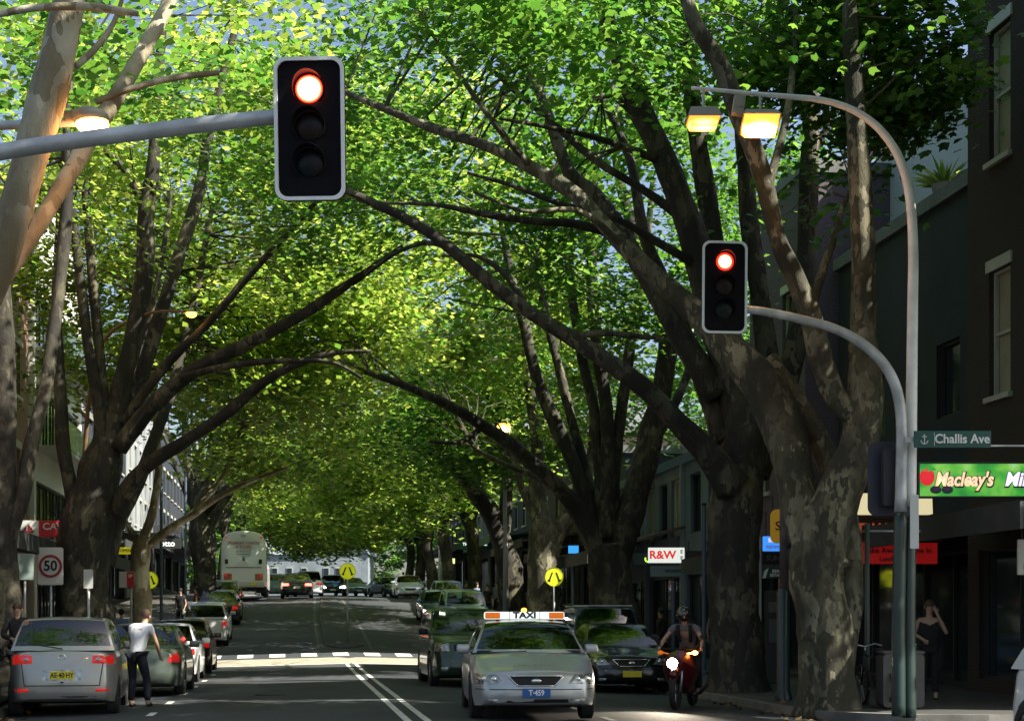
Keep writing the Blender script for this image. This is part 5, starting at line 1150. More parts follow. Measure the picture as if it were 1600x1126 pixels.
# ------------------------------------------------------------------ signs
def board(name, label, c, w_, h_, m, rz=TH, cat='sign', thick=.06, post=None, group=None, frame=None, r=None, hang=None, double=None):
    gz = G(c[0], c[1]); root = thing(name, label, cat, Vector((c[0], c[1], gz)), rz, group); z = c[2] - gz
    mb = MB(Matrix.Translation((0, 0, z)))
    if r: mb.prism(rrect(w_, h_, r, 8 if r > .2 else 4), -thick / 2, thick / 2)
    else: mb.box((0, 0, 0), (w_, thick, h_), bev=min(.012, thick / 4))
    bo = mb.build('panel', m, root)
    if frame:
        mb = MB(Matrix.Translation((0, 0, z))); f_ = .03
        for q in ((0, h_ / 2 + f_ / 2, w_ + 2 * f_, f_), (0, -h_ / 2 - f_ / 2, w_ + 2 * f_, f_)): mb.box((q[0], 0, q[1]), (q[2], thick + .03, q[3]))
        for q in (-1, 1): mb.box((q * (w_ / 2 + f_ / 2), 0, 0), (f_, thick + .03, h_))
        mb.build('frame', frame, root)
    if post is not None:
        mb = MB(); mb.tube([(post, thick / 2 + .04, 0), (post, thick / 2 + .04, z + h_ * .45)], .032, 8); mb.build('post', GALV, root, smooth=True)
    if hang is not None:
        mb = MB(); [mb.tube([(x, 0, z + h_ / 2), (x, 0, z + h_ / 2 + hang)], .012, 5) for x in (-w_ * .35, w_ * .35)]; mb.build('hanger', BLACK, root)
    return root, bo, z
def put(bo, z, body, size, m, x=0, dz=0, thick=.06, sx=1, bold=.004, name='lettering', align='CENTER', shear=0): return text(name, body, size, m, bo, (x, -thick / 2 - .008, z + dz), sx=sx, bold=bold, align=align, shear=shear)
RED = mat('sign_red', (.55, .02, .03), .5); REDT = mat('red_lettering', (.65, .02, .02), .5, emit=(1, .03, .02), es=.22); SGREEN = mat('street_sign_green', (.008, .08, .06), .4)
# street name blade on the lamp column
c = P(1488, 686, 22.75); r_, bo, z = board('street_name_sign', 'dark green street name blade reading Challis Ave on the lamp column', c, 1.14, .25, SGREEN, rz=0, thick=.03)
put(bo, z, 'Challis Ave', .19, TXTW, x=.14, thick=.03, sx=.95, bold=.004)
mb = MB(); x0 = -.42
mb.tube([(x0, -.025, z + .07), (x0, -.025, z - .07)], .008, 5); mb.tube([(x0 + .05 * math.cos(R(a)), -.025, z - .02 + .05 * math.sin(R(a))) for a in range(180, 361, 20)], .008, 5); mb.tube([(x0 - .035, -.025, z + .035), (x0 + .035, -.025, z + .035)], .007, 5); mb.build('crest', TXTW, bo)
mb = MB(); mb.box((-.27, -.018, z), (.006, .006, .2)); mb.build('divider', TXTW, bo)
mb = MB(); mb.box((-.62, .05, z), (.16, .05, .08)); mb.box((1.0, .05, z - .09), (1.1, .025, .025)); mb.build('clamp', GALV, r_)
# supermarket fascia, backlit
GRN = bpy.data.materials.new('backlit_green_panel'); GRN.use_nodes = True; n_ = GRN.node_tree; b_ = n_.nodes['Principled BSDF']; tc = n_.nodes.new('ShaderNodeTexCoord')
cc_ = ramp(n_, noi(n_, tc.outputs['Object'], 1.8, 3), [(.35, (.01, .22, .04)), (.5, (.06, .42, .05)), (.62, (.22, .62, .08)), (.72, (.40, .75, .30))])
n_.links.new(cc_, b_.inputs['Base Color']); n_.links.new(cc_, b_.inputs['Emission Color']); b_.inputs['Emission Strength'].default_value = .28
c = P(1560, 750, 26.6); r_, bo, z = board('shop_sign', 'bright green backlit fascia reading Macleay\'s Mini with a strawberry', (P(1636, 750, 26.6).x, 26.6, c[2]), 4.45, .56, GRN, rz=0, thick=.14, frame=TRIM_D)
x_ = -1.42 - .38
put(bo, z, "Macleay's", .33, mat('gold_lettering', (.75, .55, .35), .4, emit=(.8, .55, .35), es=.45), x=-1.47, thick=.17, sx=.80, bold=.010, shear=.25)
OUTL = mat('violet_outline', (.10, .02, .06), .5); put(bo, z, "Macleay's", .33, OUTL, x=-1.46, dz=-.008, thick=.14, sx=.80, bold=.03, shear=.25); put(bo, z, 'Mini', .33, OUTL, x=-.50, dz=-.008, thick=.14, sx=.9, bold=.03, shear=.25)
put(bo, z, 'Mini', .33, mat('lilac_lettering', (.65, .62, .75), .4, emit=(.7, .65, .85), es=.5), x=-.51, thick=.17, sx=.9, bold=.010, shear=.25)
mb = MB(); mb.sphere((-2.10, -.09, z + .05), (.13, .03, .15), 14, 9); mb.build('strawberry', em('strawberry_red', (.6, .02, .03), .4), bo, smooth=True)
mb = MB(); [mb.add([(-2.10, -.12, z + .14), (-2.10 + .16 * math.cos(a) , -.12, z + .17 + .05 * math.sin(a)), (-2.10 + .10 * math.cos(a + .5), -.12, z + .2 + .06 * math.sin(a + .5))], [(0, 1, 2)]) for a in (0, .9, 1.8, 2.6, 3.1)]; mb.build('strawberry_leaf', em('leaf_green', (.05, .35, .05), .3), bo)
mb = MB(); [mb.sphere((x, -.085, z - .17), (.10, .02, .07), 10, 7) for x in (-1.95, -1.75)]; mb.build('berries', em('dark_berries', (.06, .05, .08), .1), bo, smooth=True)
# speed limit
c = P(79, 884, 37); r_, bo, z = board('speed_sign', 'white 50 limit sign with a red ring on a post before the wide trunk', c, .60, .90, mat('sign_white', (.62, .62, .58), .5), thick=.02, post=0, r=.05, rz=TH * .6)
mb = MB(); mb.lathe([(.215, 0), (.275, 0), (.275, .006), (.215, .006)], 36, M=Matrix.Translation((0, -.018, z)) @ Matrix.Rotation(R(90), 4, 'X')); mb.build('ring', mat('dull_red_ring', (.30, .02, .03), .5), bo)
put(bo, z, '50', .34, TXTK, thick=.025, bold=.008, sx=.95)
# shop sign behind the trunk
c = P(80, 826, 42); r_, bo, z = board('shop_sign', 'red and white hanging shop sign with CA partly hidden by the wide left trunk', (c.x, c.y, c.z), 1.86, .46, RED, thick=.10, hang=.5, rz=TH * .6)
mb = MB(); mb.box((-.62, -.058, z), (.60, .012, .455)); wp_ = mb.build('white_panel', mat('sign_white_lit', (.7, .72, .68), .5), bo)
put(bo, z, 'CAVE', .26, TXTW, x=.12, dz=.06, thick=.10, sx=1.05); put(bo, z, 'bistro', .12, TXTW, x=.42, dz=-.13, thick=.10)
mb = MB(); mb.add([(-.78, -.07, z - .05), (-.42, -.07, z - .05), (-.48, -.07, z - .12), (-.72, -.07, z - .12)], [(0, 1, 2, 3)]); mb.add([(-.62, -.07, z - .04), (-.46, -.07, z - .04), (-.60, -.07, z + .14)], [(0, 1, 2)]); mb.add([(-.75, -.07, z - .04), (-.64, -.07, z - .04), (-.65, -.07, z + .07)], [(0, 1, 2)]); mb.build('boat_logo', mat('dark_red_logo', (.20, .02, .03), .5), wp_)
put(wp_, z, 'MARINE', .075, GRL, x=-.62, dz=-.17, thick=.125)
# pedestrian crossing signs
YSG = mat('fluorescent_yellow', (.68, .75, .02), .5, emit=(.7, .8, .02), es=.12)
def ped(px, py, Y, w_, lab, base_py=None, rz=TH * .7, post=True):
    c = P(px, py, Y); r_, bo, z = board('crossing_sign', lab, c, w_, w_, YSG, thick=.02, r=w_ / 2 - .001, rz=rz, post=0 if post else None, group='walking-legs crossing signs')
    mb = MB(); mb.lathe([(w_ * .475, 0), (w_ * .495, 0), (w_ * .495, .006), (w_ * .475, .006)], 32, M=Matrix.Translation((0, -.016, z)) @ Matrix.Rotation(R(90), 4, 'X')); mb.build('border', TXTK, bo)
    mb = MB(); k = w_ / .6
    for sg_ in (-1, 1):
        mb.add([(sg_ * x * k, -.02, z + zz * k) for x, zz in ((.035, .15), (.085, .15), (.175, -.08), (.20, -.07), (.215, -.11), (.14, -.16), (.115, -.12), (.125, -.095))], [tuple(range(8))])
    mb.build('legs_symbol', TXTK, bo); return r_
ped(543, 892, 57.5, .62, 'yellow round walking-legs sign on the median island'); ped(866, 901, 50, .62, 'yellow round walking-legs sign by the pale trunk behind the taxi'); ped(233, 906, 53, .62, 'yellow round sign half hidden by the small sunlit trunk')
# real estate sign and others under the brown awning
c = P(1041, 867, 47); r_, bo, z = board('estate_sign', 'white lightbox sign with red letters R&W under the brown awning', c, 1.10, .46, em('lit_white_panel', (.9, .95, .88), .30, (.72, .74, .68)), thick=.16, hang=.35, rz=0)
put(bo, z, 'R&W', .34, REDT, x=-.12, thick=.16, sx=1.05, bold=.010); put(bo, z, 'E', .15, TXTK, x=.46, dz=.10, thick=.16); put(bo, z, 'P', .15, TXTK, x=.46, dz=-.09, thick=.16)
c = P(1091, 873, 46.2); r_, bo, z = board('hanging_sign', 'dark unlit hanging sign directly right of the R&W lightbox', c, .80, .50, mat('dim_sign', (.035, .045, .045), .5), thick=.1, hang=.3, rz=0)
mb = MB(); mb.box((-.05, -.056, z), (.4, .01, .36)); mb.build('emblem', mat('dim_red', (.09, .04, .045), .6), bo)
c = P(1008, 873, 48.5); r_, bo, z = board('hanging_sign', 'small dark green sign with a yellow-green curl left of the R&W lightbox', c, .70, .36, mat('dim_green_sign', (.01, .04, .045), .5), thick=.08, hang=.3, rz=0)
mb = MB(); mb.tube([(.1 + .1 * math.cos(R(a)), -.05, z + .09 * math.sin(R(a))) for a in range(150, 400, 20)], .022, 6); mb.build('curl_logo', em('lime_logo', (.45, .9, .05), .7), bo)
c = P(1078, 892, 50); r_, bo, z = board('window_banner', 'pale grey lettered banner below the R&W lightbox', c, 2.6, .34, mat('pale_banner', (.22, .30, .32), .6), thick=.03, rz=0, hang=.25)
put(bo, z, 'PROPERTY SALES & LEASING', .13, mat('grey_text', (.05, .07, .08), .6), thick=.03)
c = P(1117, 843, 44.5); r_, bo, z = board('neon_sign', 'small black sign with a blue neon A and a red neon bar', c, .34, .46, BLACK, thick=.08, hang=.3, rz=0)
put(bo, z, 'A', .40, em('blue_neon', (.05, .25, 1), 1.6), dz=.045, thick=.08, bold=-.004); mb = MB(); mb.tube([(-.12, -.06, z - .17), (.12, -.06, z - .17)], .016, 6); mb.build('red_bar', em('red_neon', (1, .03, .02), 2), bo)
c = P(1215, 822, 37); r_, bo, z = board('roundel_sign', 'tall mustard yellow rounded sign between the two right trunks', c, .34, .82, mat('mustard_sign', (.36, .20, .015), .5, emit=(.5, .28, .02), es=.10), thick=.1, hang=.3, r=.16, rz=0); put(bo, z, 'S', .3, TXTK, thick=.1)
c = P(1208, 849, 37.6); r_, bo, z = board('news_sign', 'lit blue sign with white letters below the mustard yellow sign', c, .50, .36, em('blue_lit', (.03, .2, .75), .55, (.04, .15, .5)), thick=.1, rz=0, hang=.6)
put(bo, z, 'SUN', .13, mat('pinkish_text', (.8, .6, .6), .5, emit=(.9, .6, .6), es=.4), dz=.08, thick=.1); put(bo, z, 'NEWS', .13, TXTW, dz=-.09, thick=.1)
c = P(1208, 872, 37.4); r_, bo, z = board('newspaper_board', 'dark board with faint grey letters SUN under the lit blue sign', c, .50, .30, BLACK, thick=.06, rz=0); put(bo, z, 'SUN', .18, mat('faint_grey', (.09, .10, .10), .6), thick=.06)
c = P(1207, 895, 37.2); r_, bo, z = board('estate_board', 'dark green board reading REAL ESTATE with a white swoosh', c, .52, .26, mat('green_board', (.015, .06, .045), .5), thick=.06, rz=0); put(bo, z, 'REAL\nESTATE', .10, TXTW, x=.10, thick=.06)
mb = MB(); mb.add([(-.25, -.04, z - .12), (-.17, -.04, z - .12), (-.1, -.04, z + .13), (-.2, -.04, z + .06)], [(0, 1, 2, 3)]); mb.build('swoosh', TXTW, bo)
c = P(1265, 786, 34); r_, bo, z = board('neon_sign', 'thin blue and red neon strip seen in the fork of the near right tree', c, .10, .52, BLACK, thick=.05, rz=0, hang=.4)
mb = MB(); mb.tube([(0, -.04, z + .02), (0, -.04, z + .24)], .03, 6); mb.build('blue_tube', em('blue_tube', (.05, .2, 1), 1.5), bo); mb = MB(); mb.tube([(0, -.04, z - .2), (0, -.04, z - .04)], .03, 6); mb.build('red_tube', em('red_tube', (1, .03, .02), 1.5), bo)
# red restaurant signs behind the poles
c = P(1400, 826, 29.5); r_, bo, z = board('restaurant_sign', 'dim reddish lettered fascia above the red banner behind the twin poles', c, 1.66, .40, mat('dim_maroon_panel', (.05, .012, .010), .6), thick=.1, rz=0, frame=mat('dull_red_frame', (.10, .02, .015), .6))
put(bo, z, 'THAI HOUSE', .27, em('dim_orange_text', (.35, .06, .02), .22), thick=.1, sx=1.0, bold=.008)
c = P(1402, 864, 29.2); r_, bo, z = board('restaurant_banner', 'glowing red banner with dark letters behind the twin poles', c, 1.52, .40, mat('glowing_red', (.42, .012, .01), .6, emit=(.6, .01, .01), es=.08), thick=.05, rz=0)
put(bo, z, 'Take Away & Dine In', .15, mat('dark_red_text', (.08, .01, .01), .6), dz=.05, thick=.05); put(bo, z, 'Lunch  Dinner', .12, mat('dark_red_text2', (.08, .01, .01), .6), dz=-.11, thick=.05)
for x, w_, lab in ((1352, .40, 'cream lit lantern panel left of the dark signal back'), (1442, .30, 'cream lit lantern panel right of the twin poles')):
    c = P(x, 787, 29.6); gz = G(c.x, c.y); root = thing('lantern', lab, 'lantern', (c.x, c.y, gz)); z = c.z - gz
    mb = MB(); mb.add([(-w_ * .5, -.15, z - .2), (w_ * .5, -.15, z - .2), (w_ * .5, .15, z - .2), (-w_ * .5, .15, z - .2), (-w_ * .32, -.1, z + .2), (w_ * .5, -.1, z + .2), (w_ * .5, .1, z + .2), (-w_ * .32, .1, z + .2)], [(0, 1, 2, 3), (4, 5, 6, 7), (0, 1, 5, 4), (1, 2, 6, 5), (2, 3, 7, 6), (3, 0, 4, 7)]); mb.build('shade', em('cream_lit', (1, .85, .5), .25, (.5, .45, .3)), root)
    mb = MB(); mb.box((0, 0, z + .215), (w_ * .9, .26, .03)); mb.tube([(0, 0, z + .2), (0, 0, z + .5)], .015, 5); mb.build('cap', BLACK, root)
c = P(1427, 815, 22.9); r_, bo, z = board('parking_sign', 'narrow white sign seen nearly edge-on against the lamp column', (c.x, c.y - .06, c.z), .13, .80, mat('sign_white2', (.55, .57, .56), .5), thick=.02, rz=0)
mb = MB(); mb.box((-.02, .06, z + .3), (.06, .12, .03)); mb.build('clamp', GALV, r_)
c = P(1612, 870, 24.2); r_, bo, z = board('shop_sign', 'cream sign with a black A and IN cut off by the right edge', c, .46, .56, mat('cream_sign', (.42, .40, .32), .5), thick=.05, rz=0, hang=.25); put(bo, z, 'ASK', .15, TXTK, dz=0, x=.02, thick=.05); put(bo, z, 'INSIDE', .11, TXTK, dz=-.15, x=.03, thick=.05)
# left pavement signs
c = P(40, 885, 34); r_, bo, z = board('notice_board', 'tilted pale green-grey sheet at the left behind the 50 sign', c, .36, .58, mat('pale_sheet', (.20, .26, .24), .6), thick=.02, rz=TH + .5, post=0)
c = P(138, 904, 34); r_, bo, z = board('parking_sign', 'small blank white sign on a post in front of the wide left trunk', c, .20, .42, mat('sign_white3', (.5, .52, .5), .5), thick=.015, post=0, r=.02)
c = P(198, 905, 44); r_, bo, z = board('parking_sign', 'small sign half white and half red left of the small pale tree', c, .42, .46, mat('sign_white4', (.6, .6, .58), .5), thick=.02, post=.12)
mb = MB(); mb.box((.105, -.014, z), (.20, .01, .44)); rp = mb.build('red_panel', RED, bo); put(rp, z, '1P', .13, TXTW, x=.10, dz=.1, thick=.035)
c = P(196, 860, 58); r_, bo, z = board('shop_sign', 'small yellow shop sign left of the small pale tree', c, .95, .26, em('yellow_sign', (.8, .7, .02), .12, (.6, .55, .02)), thick=.08, hang=.4); put(bo, z, 'OPEN', .16, TXTK, thick=.08)
c = P(262, 849, 64); r_, bo, z = board('shop_sign', 'dark fascia with white otto lettering right of the small pale tree', c, 1.1, .42, TRIM_D, thick=.1, hang=.4); put(bo, z, 'otto', .34, em('white_lit_text', (.9, .95, .9), .35), dz=.0, thick=.1)
c = P(262, 826, 64.5); r_, bo, z = board('shop_sign', 'dark fascia with faint dim letters above the otto fascia', c, 1.1, .36, mat('dim_fascia', (.04, .045, .05), .6), thick=.1); put(bo, z, 'tor', .3, mat('grey_letters', (.2, .22, .25), .5), thick=.1)
c = P(742, 850, 88); r_, bo, z = board('hotel_sign', 'dark green canopy sign with small white letters beyond the post lamp', c, 2.0, .62, SGREEN, thick=.2, hang=.3, rz=0); put(bo, z, 'THE DE VERE', .24, em('white_lit_text2', (.9, 1, .9), .4), thick=.2)
c = P(700, 876, 90); r_, bo, z = board('lit_awning', 'short glowing yellow-green blind under the green canopy', c, .80, .30, em('yellow_lit', (.85, .9, .3), .5, (.6, .6, .2)), thick=.2, rz=0, hang=.3)
c = P(738, 873, 86); r_, bo, z = board('lit_awning', 'small bright yellow lantern sign below the dark green canopy', c, .44, .40, em('yellow_lit2', (.95, .9, .3), .7, (.6, .6, .2)), thick=.2, rz=0, hang=.3)
c = P(896, 858, 60); r_, bo, z = board('shop_sign', 'small bright blue sign beside the forked pale trunk', c, .4, .3, em('blue_lit3', (.05, .35, .8), .4, (.05, .3, .7)), thick=.08, rz=0, hang=.3)
# ------------------------------------------------------------------ people
SKIN = mat('skin', (.42, .26, .18), .6, var=.06); HAIRD = mat('dark_hair', (.015, .011, .009), .7); HAIRB = mat('brown_hair', (.06, .03, .018), .7)
def cloth(name, c): return mat(name, c, .9, var=.12, vs=8, bump=.3, bs=14)
SH_W = cloth('white_shirt_cloth', (.74, .77, .82)); TR_N = cloth('navy_trouser_cloth', (.006, .008, .018)); CL_K = cloth('black_cloth', (.012, .012, .014)); SH_B = cloth('blue_shirt_cloth', (.16, .26, .42)); SH_G = cloth('grey_shirt_cloth', (.18, .19, .20)); SHOE = mat('black_shoe', (.01, .01, .01), .4)
JEAN = cloth('denim_cloth', (.05, .08, .14)); PINKC = cloth('pale_pink_cloth', (.42, .30, .30))
def skin_mesh(name, verts, edges, m, parent, root=0, sub=1):
    """verts: (x,y,z,rx,ry)"""
    me = bpy.data.meshes.new('tmp'); me.from_pydata([v[:3] for v in verts], edges, []); o = bpy.data.objects.new('tmp', me); COL.objects.link(o)
    sk = o.modifiers.new('s', 'SKIN'); sk.use_smooth_shade = True
    if not me.skin_vertices: 
        bpy.context.view_layer.objects.active = o
    for i, v in enumerate(me.skin_vertices[0].data):
        v.radius = (verts[i][3], verts[i][4] if len(verts[i]) > 4 else verts[i][3]); v.use_root = (i == root)
    sb = o.modifiers.new('b', 'SUBSURF'); sb.levels = sub
    dg = bpy.context.evaluated_depsgraph_get(); dg.update(); nm = bpy.data.meshes.new_from_object(o.evaluated_get(dg)); bpy.data.objects.remove(o)
    nm.name = name; nm.materials.clear(); nm.materials.append(m); nm.polygons.foreach_set('use_smooth', [True] * len(nm.polygons))
    return link(bpy.data.objects.new(name, nm), parent)
def person(label, loc, rz, J, top, legs, hair, shoes=SHOE, sleeve='short', group=None, hairlen=.0, helmet=None, skirt=False, scale=1.0, face=True):
    """J: joint name -> (x,y,z), facing -Y"""
    root = thing('person', label, 'person', loc, rz, group); root.scale = (scale,) * 3
    V = []; E = []; ix = {}
    def v(n, p, r, r2=None, par=None):
        ix[n] = len(V); V.append((*p, r, r2 or r)); 
        if par is not None: E.append((ix[par], ix[n]))
    g = lambda n: Vector(J[n])
    lerp = lambda a, b_, t: a + (b_ - a) * t
    v('pelvis', g('pelvis'), .135, .10); v('hem', g('pelvis') - Vector((0, 0, .06)), .13, .10, 'pelvis'); v('waist', lerp(g('pelvis'), g('chest'), .45), .115, .085, 'pelvis'); v('chest', g('chest'), .145, .10, 'waist'); v('neck0', lerp(g('chest'), g('neck'), .75), .07, .06, 'chest'); v('neck', g('neck'), .052, .052, 'neck0')
    hd = (g('head') - g('neck')).normalized(); fw = Vector(J.get('face', (0, -1, 0))).normalized()
    v('jaw', g('neck') + hd * .075 + fw * .022, .062, .066, 'neck'); v('skull', g('neck') + hd * .15, .078, .088, 'jaw'); v('crown', g('neck') + hd * .205, .052, .06, 'skull')
    for s_ in 'LR':
        v('sh' + s_, g('sh' + s_), .058, .058, 'chest'); v('ua' + s_, lerp(g('sh' + s_), g('el' + s_), .5), .045, .045, 'sh' + s_); v('el' + s_, g('el' + s_), .037, .037, 'ua' + s_); v('fa' + s_, lerp(g('el' + s_), g('wr' + s_), .35), .037, .037, 'el' + s_); v('wr' + s_, g('wr' + s_), .024, .028, 'fa' + s_)
        d = (g('wr' + s_) - g('el' + s_)).normalized(); sd = d.cross(Vector((0, 1, .2))).normalized() if abs(d.y) < .8 else d.cross(Vector((0, 0, 1))).normalized(); nn = d.cross(sd)
        v('pm' + s_, g('wr' + s_) + d * .045, .018, .034, 'wr' + s_); v('pk' + s_, g('wr' + s_) + d * .085, .014, .032, 'pm' + s_)
        for q, (o_, L_) in enumerate(((-.030, .055), (-.010, .068), (.010, .063), (.030, .048))):
            a = g('wr' + s_) + d * .10 + sd * o_; v(f'f{q}' + s_, a, .009, .009, 'pk' + s_); v(f'g{q}' + s_, a + d * L_ * .55 + nn * .012, .008, .008, f'f{q}' + s_); v(f'h{q}' + s_, a + d * L_ * .85 + nn * .035, .007, .007, f'g{q}' + s_)
        a = g('wr' + s_) + d * .04 - sd * .04; v('t0' + s_, a, .011, .011, 'pm' + s_); v('t1' + s_, a + d * .04 - sd * .018 + nn * .01, .009, .009, 't0' + s_)
        v('hp' + s_, g('hp' + s_), .088, .088, 'pelvis'); v('th' + s_, lerp(g('hp' + s_), g('kn' + s_), .5), .074, .074, 'hp' + s_); v('kn' + s_, g('kn' + s_), .052, .052, 'th' + s_); v('cf' + s_, lerp(g('kn' + s_), g('an' + s_), .35), .053, .053, 'kn' + s_); v('an' + s_, g('an' + s_), .035, .035, 'cf' + s_)
        ft = Vector(J.get('foot', (0, -1, 0))).normalized(); v('he' + s_, g('an' + s_) - ft * .03 - Vector((0, 0, .045)), .032, .03, 'an' + s_); v('to' + s_, g('an' + s_) + ft * .13 - Vector((0, 0, .055)), .036, .022, 'an' + s_)
    skin_mesh('body', V, E, SKIN, root)
    def sub_(names, edges, grow, m, nm, extra=None):
        VV = []; id_ = {}
        for n in names:
            t_ = V[ix[n]]; gr = grow if not isinstance(grow, dict) else grow.get(n[:2], grow['d']); id_[n] = len(VV); VV.append((t_[0], t_[1], t_[2], t_[3] + gr, t_[4] + gr))
        EE = [(id_[a], id_[b_]) for a, b_ in edges]; return skin_mesh(nm, VV, EE, m, root)
    nm = ['hem', 'pelvis', 'waist', 'chest', 'neck0']; ed = [('hem', 'pelvis'), ('pelvis', 'waist'), ('waist', 'chest'), ('chest', 'neck0')]
    for s_ in 'LR':
        nm += ['sh' + s_, 'ua' + s_]; ed += [('chest', 'sh' + s_), ('sh' + s_, 'ua' + s_)]
        if sleeve == 'long': nm += ['el' + s_, 'fa' + s_, 'wr' + s_]; ed += [('ua' + s_, 'el' + s_), ('el' + s_, 'fa' + s_), ('fa' + s_, 'wr' + s_)]
        elif sleeve == 'short': pass
    if sleeve == 'none': nm = [n for n in nm if n[:2] != 'ua']; ed = [e for e in ed if e[1][:2] != 'ua']
    sub_(nm, ed, {'d': .024, 'pe': .030, 'he': .034, 'wa': .030, 'ch': .045, 'ne': .012}, top, 'shirt')
    nm = ['pelvis']; ed = []
    for s_ in 'LR': nm += [x + s_ for x in ('hp', 'th', 'kn', 'cf', 'an')]; ed += [('pelvis', 'hp' + s_), ('hp' + s_, 'th' + s_), ('th' + s_, 'kn' + s_), ('kn' + s_, 'cf' + s_), ('cf' + s_, 'an' + s_)]
    sub_(nm, ed, {'d': .018, 'pe': .006, 'an': .03, 'cf': .018}, legs, 'trousers')
    for s_ in 'LR': sub_(['he' + s_, 'to' + s_], [('he' + s_, 'to' + s_)], .014, shoes, 'shoe')
    c = g('neck') + hd * .155
    if helmet:
        mb = MB(); mb.sphere(c + hd * .02, (.135, .15, .145), 16, 10); mb.build('helmet', helmet, root, smooth=True); mb = MB(); mb.sphere(c + fw * .075, (.10, .08, .06), 14, 8); mb.build('visor', GLASS_B, root, smooth=True)
    else:
        mb = MB(); mb.sphere(c - fw * .022 + hd * .022, (.092, .098, .098), 16, 10)
        if hairlen: mb.tube([c - fw * .06, c - fw * .075 - hd * .12, c - fw * .06 - hd * .12 - hd * hairlen], [.085, .075, .04], 10)
        mb.build('hair', hair, root, smooth=True)
    if face:
        sd = fw.cross(hd).normalized(); mb = MB(); mb.sphere(c + fw * .098 - hd * .03, (.013, .022, .022), 8, 6)
        mb.build('nose', SKIN, root, smooth=True)
        for k in (-1, 1):
            mb = MB(); mb.sphere(c + fw * .083 + sd * .032 * k - hd * .004, (.011, .011, .008), 8, 6); mb.build('eye', BLACK, root, smooth=True)
            mb = MB(); mb.sphere(c + sd * .083 * k - hd * .02, (.014, .022, .032), 8, 6); mb.build('ear', SKIN, root, smooth=True)
        mb = MB(); mb.sphere(c + fw * .082 - hd * .068, (.024, .01, .007), 8, 5); mb.build('mouth', mat('lips', (.30, .11, .09), .5), root, smooth=True)
    return root
def pose(**k):
    J = dict(pelvis=(0, 0, .95), chest=(0, 0, 1.30), neck=(0, .0, 1.50), head=(0, -.01, 1.74), shL=(.17, 0, 1.42), shR=(-.17, 0, 1.42), elL=(.23, .03, 1.13), elR=(-.23, .03, 1.13), wrL=(.23, -.06, .89), wrR=(-.23, -.06, .89),
             hpL=(.09, 0, .90), hpR=(-.09, 0, .90), knL=(.10, -.02, .49), knR=(-.10, -.02, .49), anL=(.11, .02, .09), anR=(-.11, .02, .09)); J.update(k); return J
def ground_at(px, Y): x = (px - CX) * Y / F; return (x, Y, G(x, Y))
# man in white shirt leaning towards the car door, seen from behind
person('man in a white shirt and dark trousers bending to the car by the silver hatchback', ground_at(214, 27.0), math.pi - .35,
       pose(chest=(0, -.10, 1.28), neck=(.0, -.22, 1.46), head=(0, -.32, 1.68), face=(0, -1, -.5), shL=(.185, -.13, 1.40), shR=(-.185, -.13, 1.40), elL=(.27, -.22, 1.12), elR=(-.27, -.20, 1.12), wrL=(.22, -.42, 1.0), wrR=(-.24, -.34, .92),
            hpL=(.09, .02, .90), hpR=(-.09, .02, .90), anL=(.10, .04, .09), anR=(-.13, -.14, .09), knR=(-.12, -.12, .50)), SH_W, TR_N, HAIRB)
person('person in black standing behind the silver hatchback at the left edge', ground_at(27, 29.5), .4, pose(elR=(-.27, -.05, 1.14), wrR=(-.12, -.22, 1.08)), CL_K, CL_K, HAIRB, sleeve='long')
person('person in a pale blue shirt on the left pavement by the small pale tree', ground_at(190, 45), math.pi, pose(), SH_B, TR_N, HAIRD, sleeve='long')
person('woman in a black sleeveless top holding a phone to her ear beside the bin', ground_at(1452, 27.2), -.25,
       pose(elL=(.30, -.06, 1.16), wrL=(.13, -.09, 1.52), elR=(-.26, -.02, 1.16), wrR=(-.10, -.20, 1.06), head=(.01, -.02, 1.74)), CL_K, CL_K, HAIRB, sleeve='none', hairlen=.12)
person('person in a grey shirt standing behind the motorbike rider under the awning', ground_at(1118, 44), .1, pose(), SH_G, JEAN, HAIRD)
g = np.random.default_rng(5)
for k, (px, Y, tp, lb_, lab) in enumerate(((745, 70, SH_B, CL_K, 'person in a blue shirt on the right pavement behind the parked blue van'), (728, 74, CL_K, CL_K, 'person in black left of the blue-shirted person on the right pavement'), (762, 68, CL_K, JEAN, 'dark-clothed person between the blue-shirted person and the slanting trunk'),
        (776, 71, SH_G, CL_K, 'grey-clothed person close to the slanting dark trunk'), (639, 103, SH_W, JEAN, 'person in a white top beyond the silver oncoming sedan'), (630, 105, cloth('red_cloth', (.4, .03, .03)), JEAN, 'person in a red top beside the white-topped person at the crest'), (282, 62, CL_K, CL_K, 'dark figure on the left pavement near the otto sign'), (1032, 46, CL_K, JEAN, 'dark figure under the brown awning below the R&W sign'), (306, 66, cloth('dull_red_cloth', (.22, .03, .03)), CL_K, 'figure in a dull red top on the left pavement'))):
    s = 1 if k % 2 else -1; person(lab, ground_at(px, Y), g.uniform(-1.5, 1.5), pose(knL=(.10, -.08 * s, .49), anL=(.11, .12 * s, .09), anR=(-.11, -.14 * s, .09), wrL=(.23, -.12, .92)), tp, lb_, HAIRD, sleeve='long' if k % 2 else 'short', face=False)

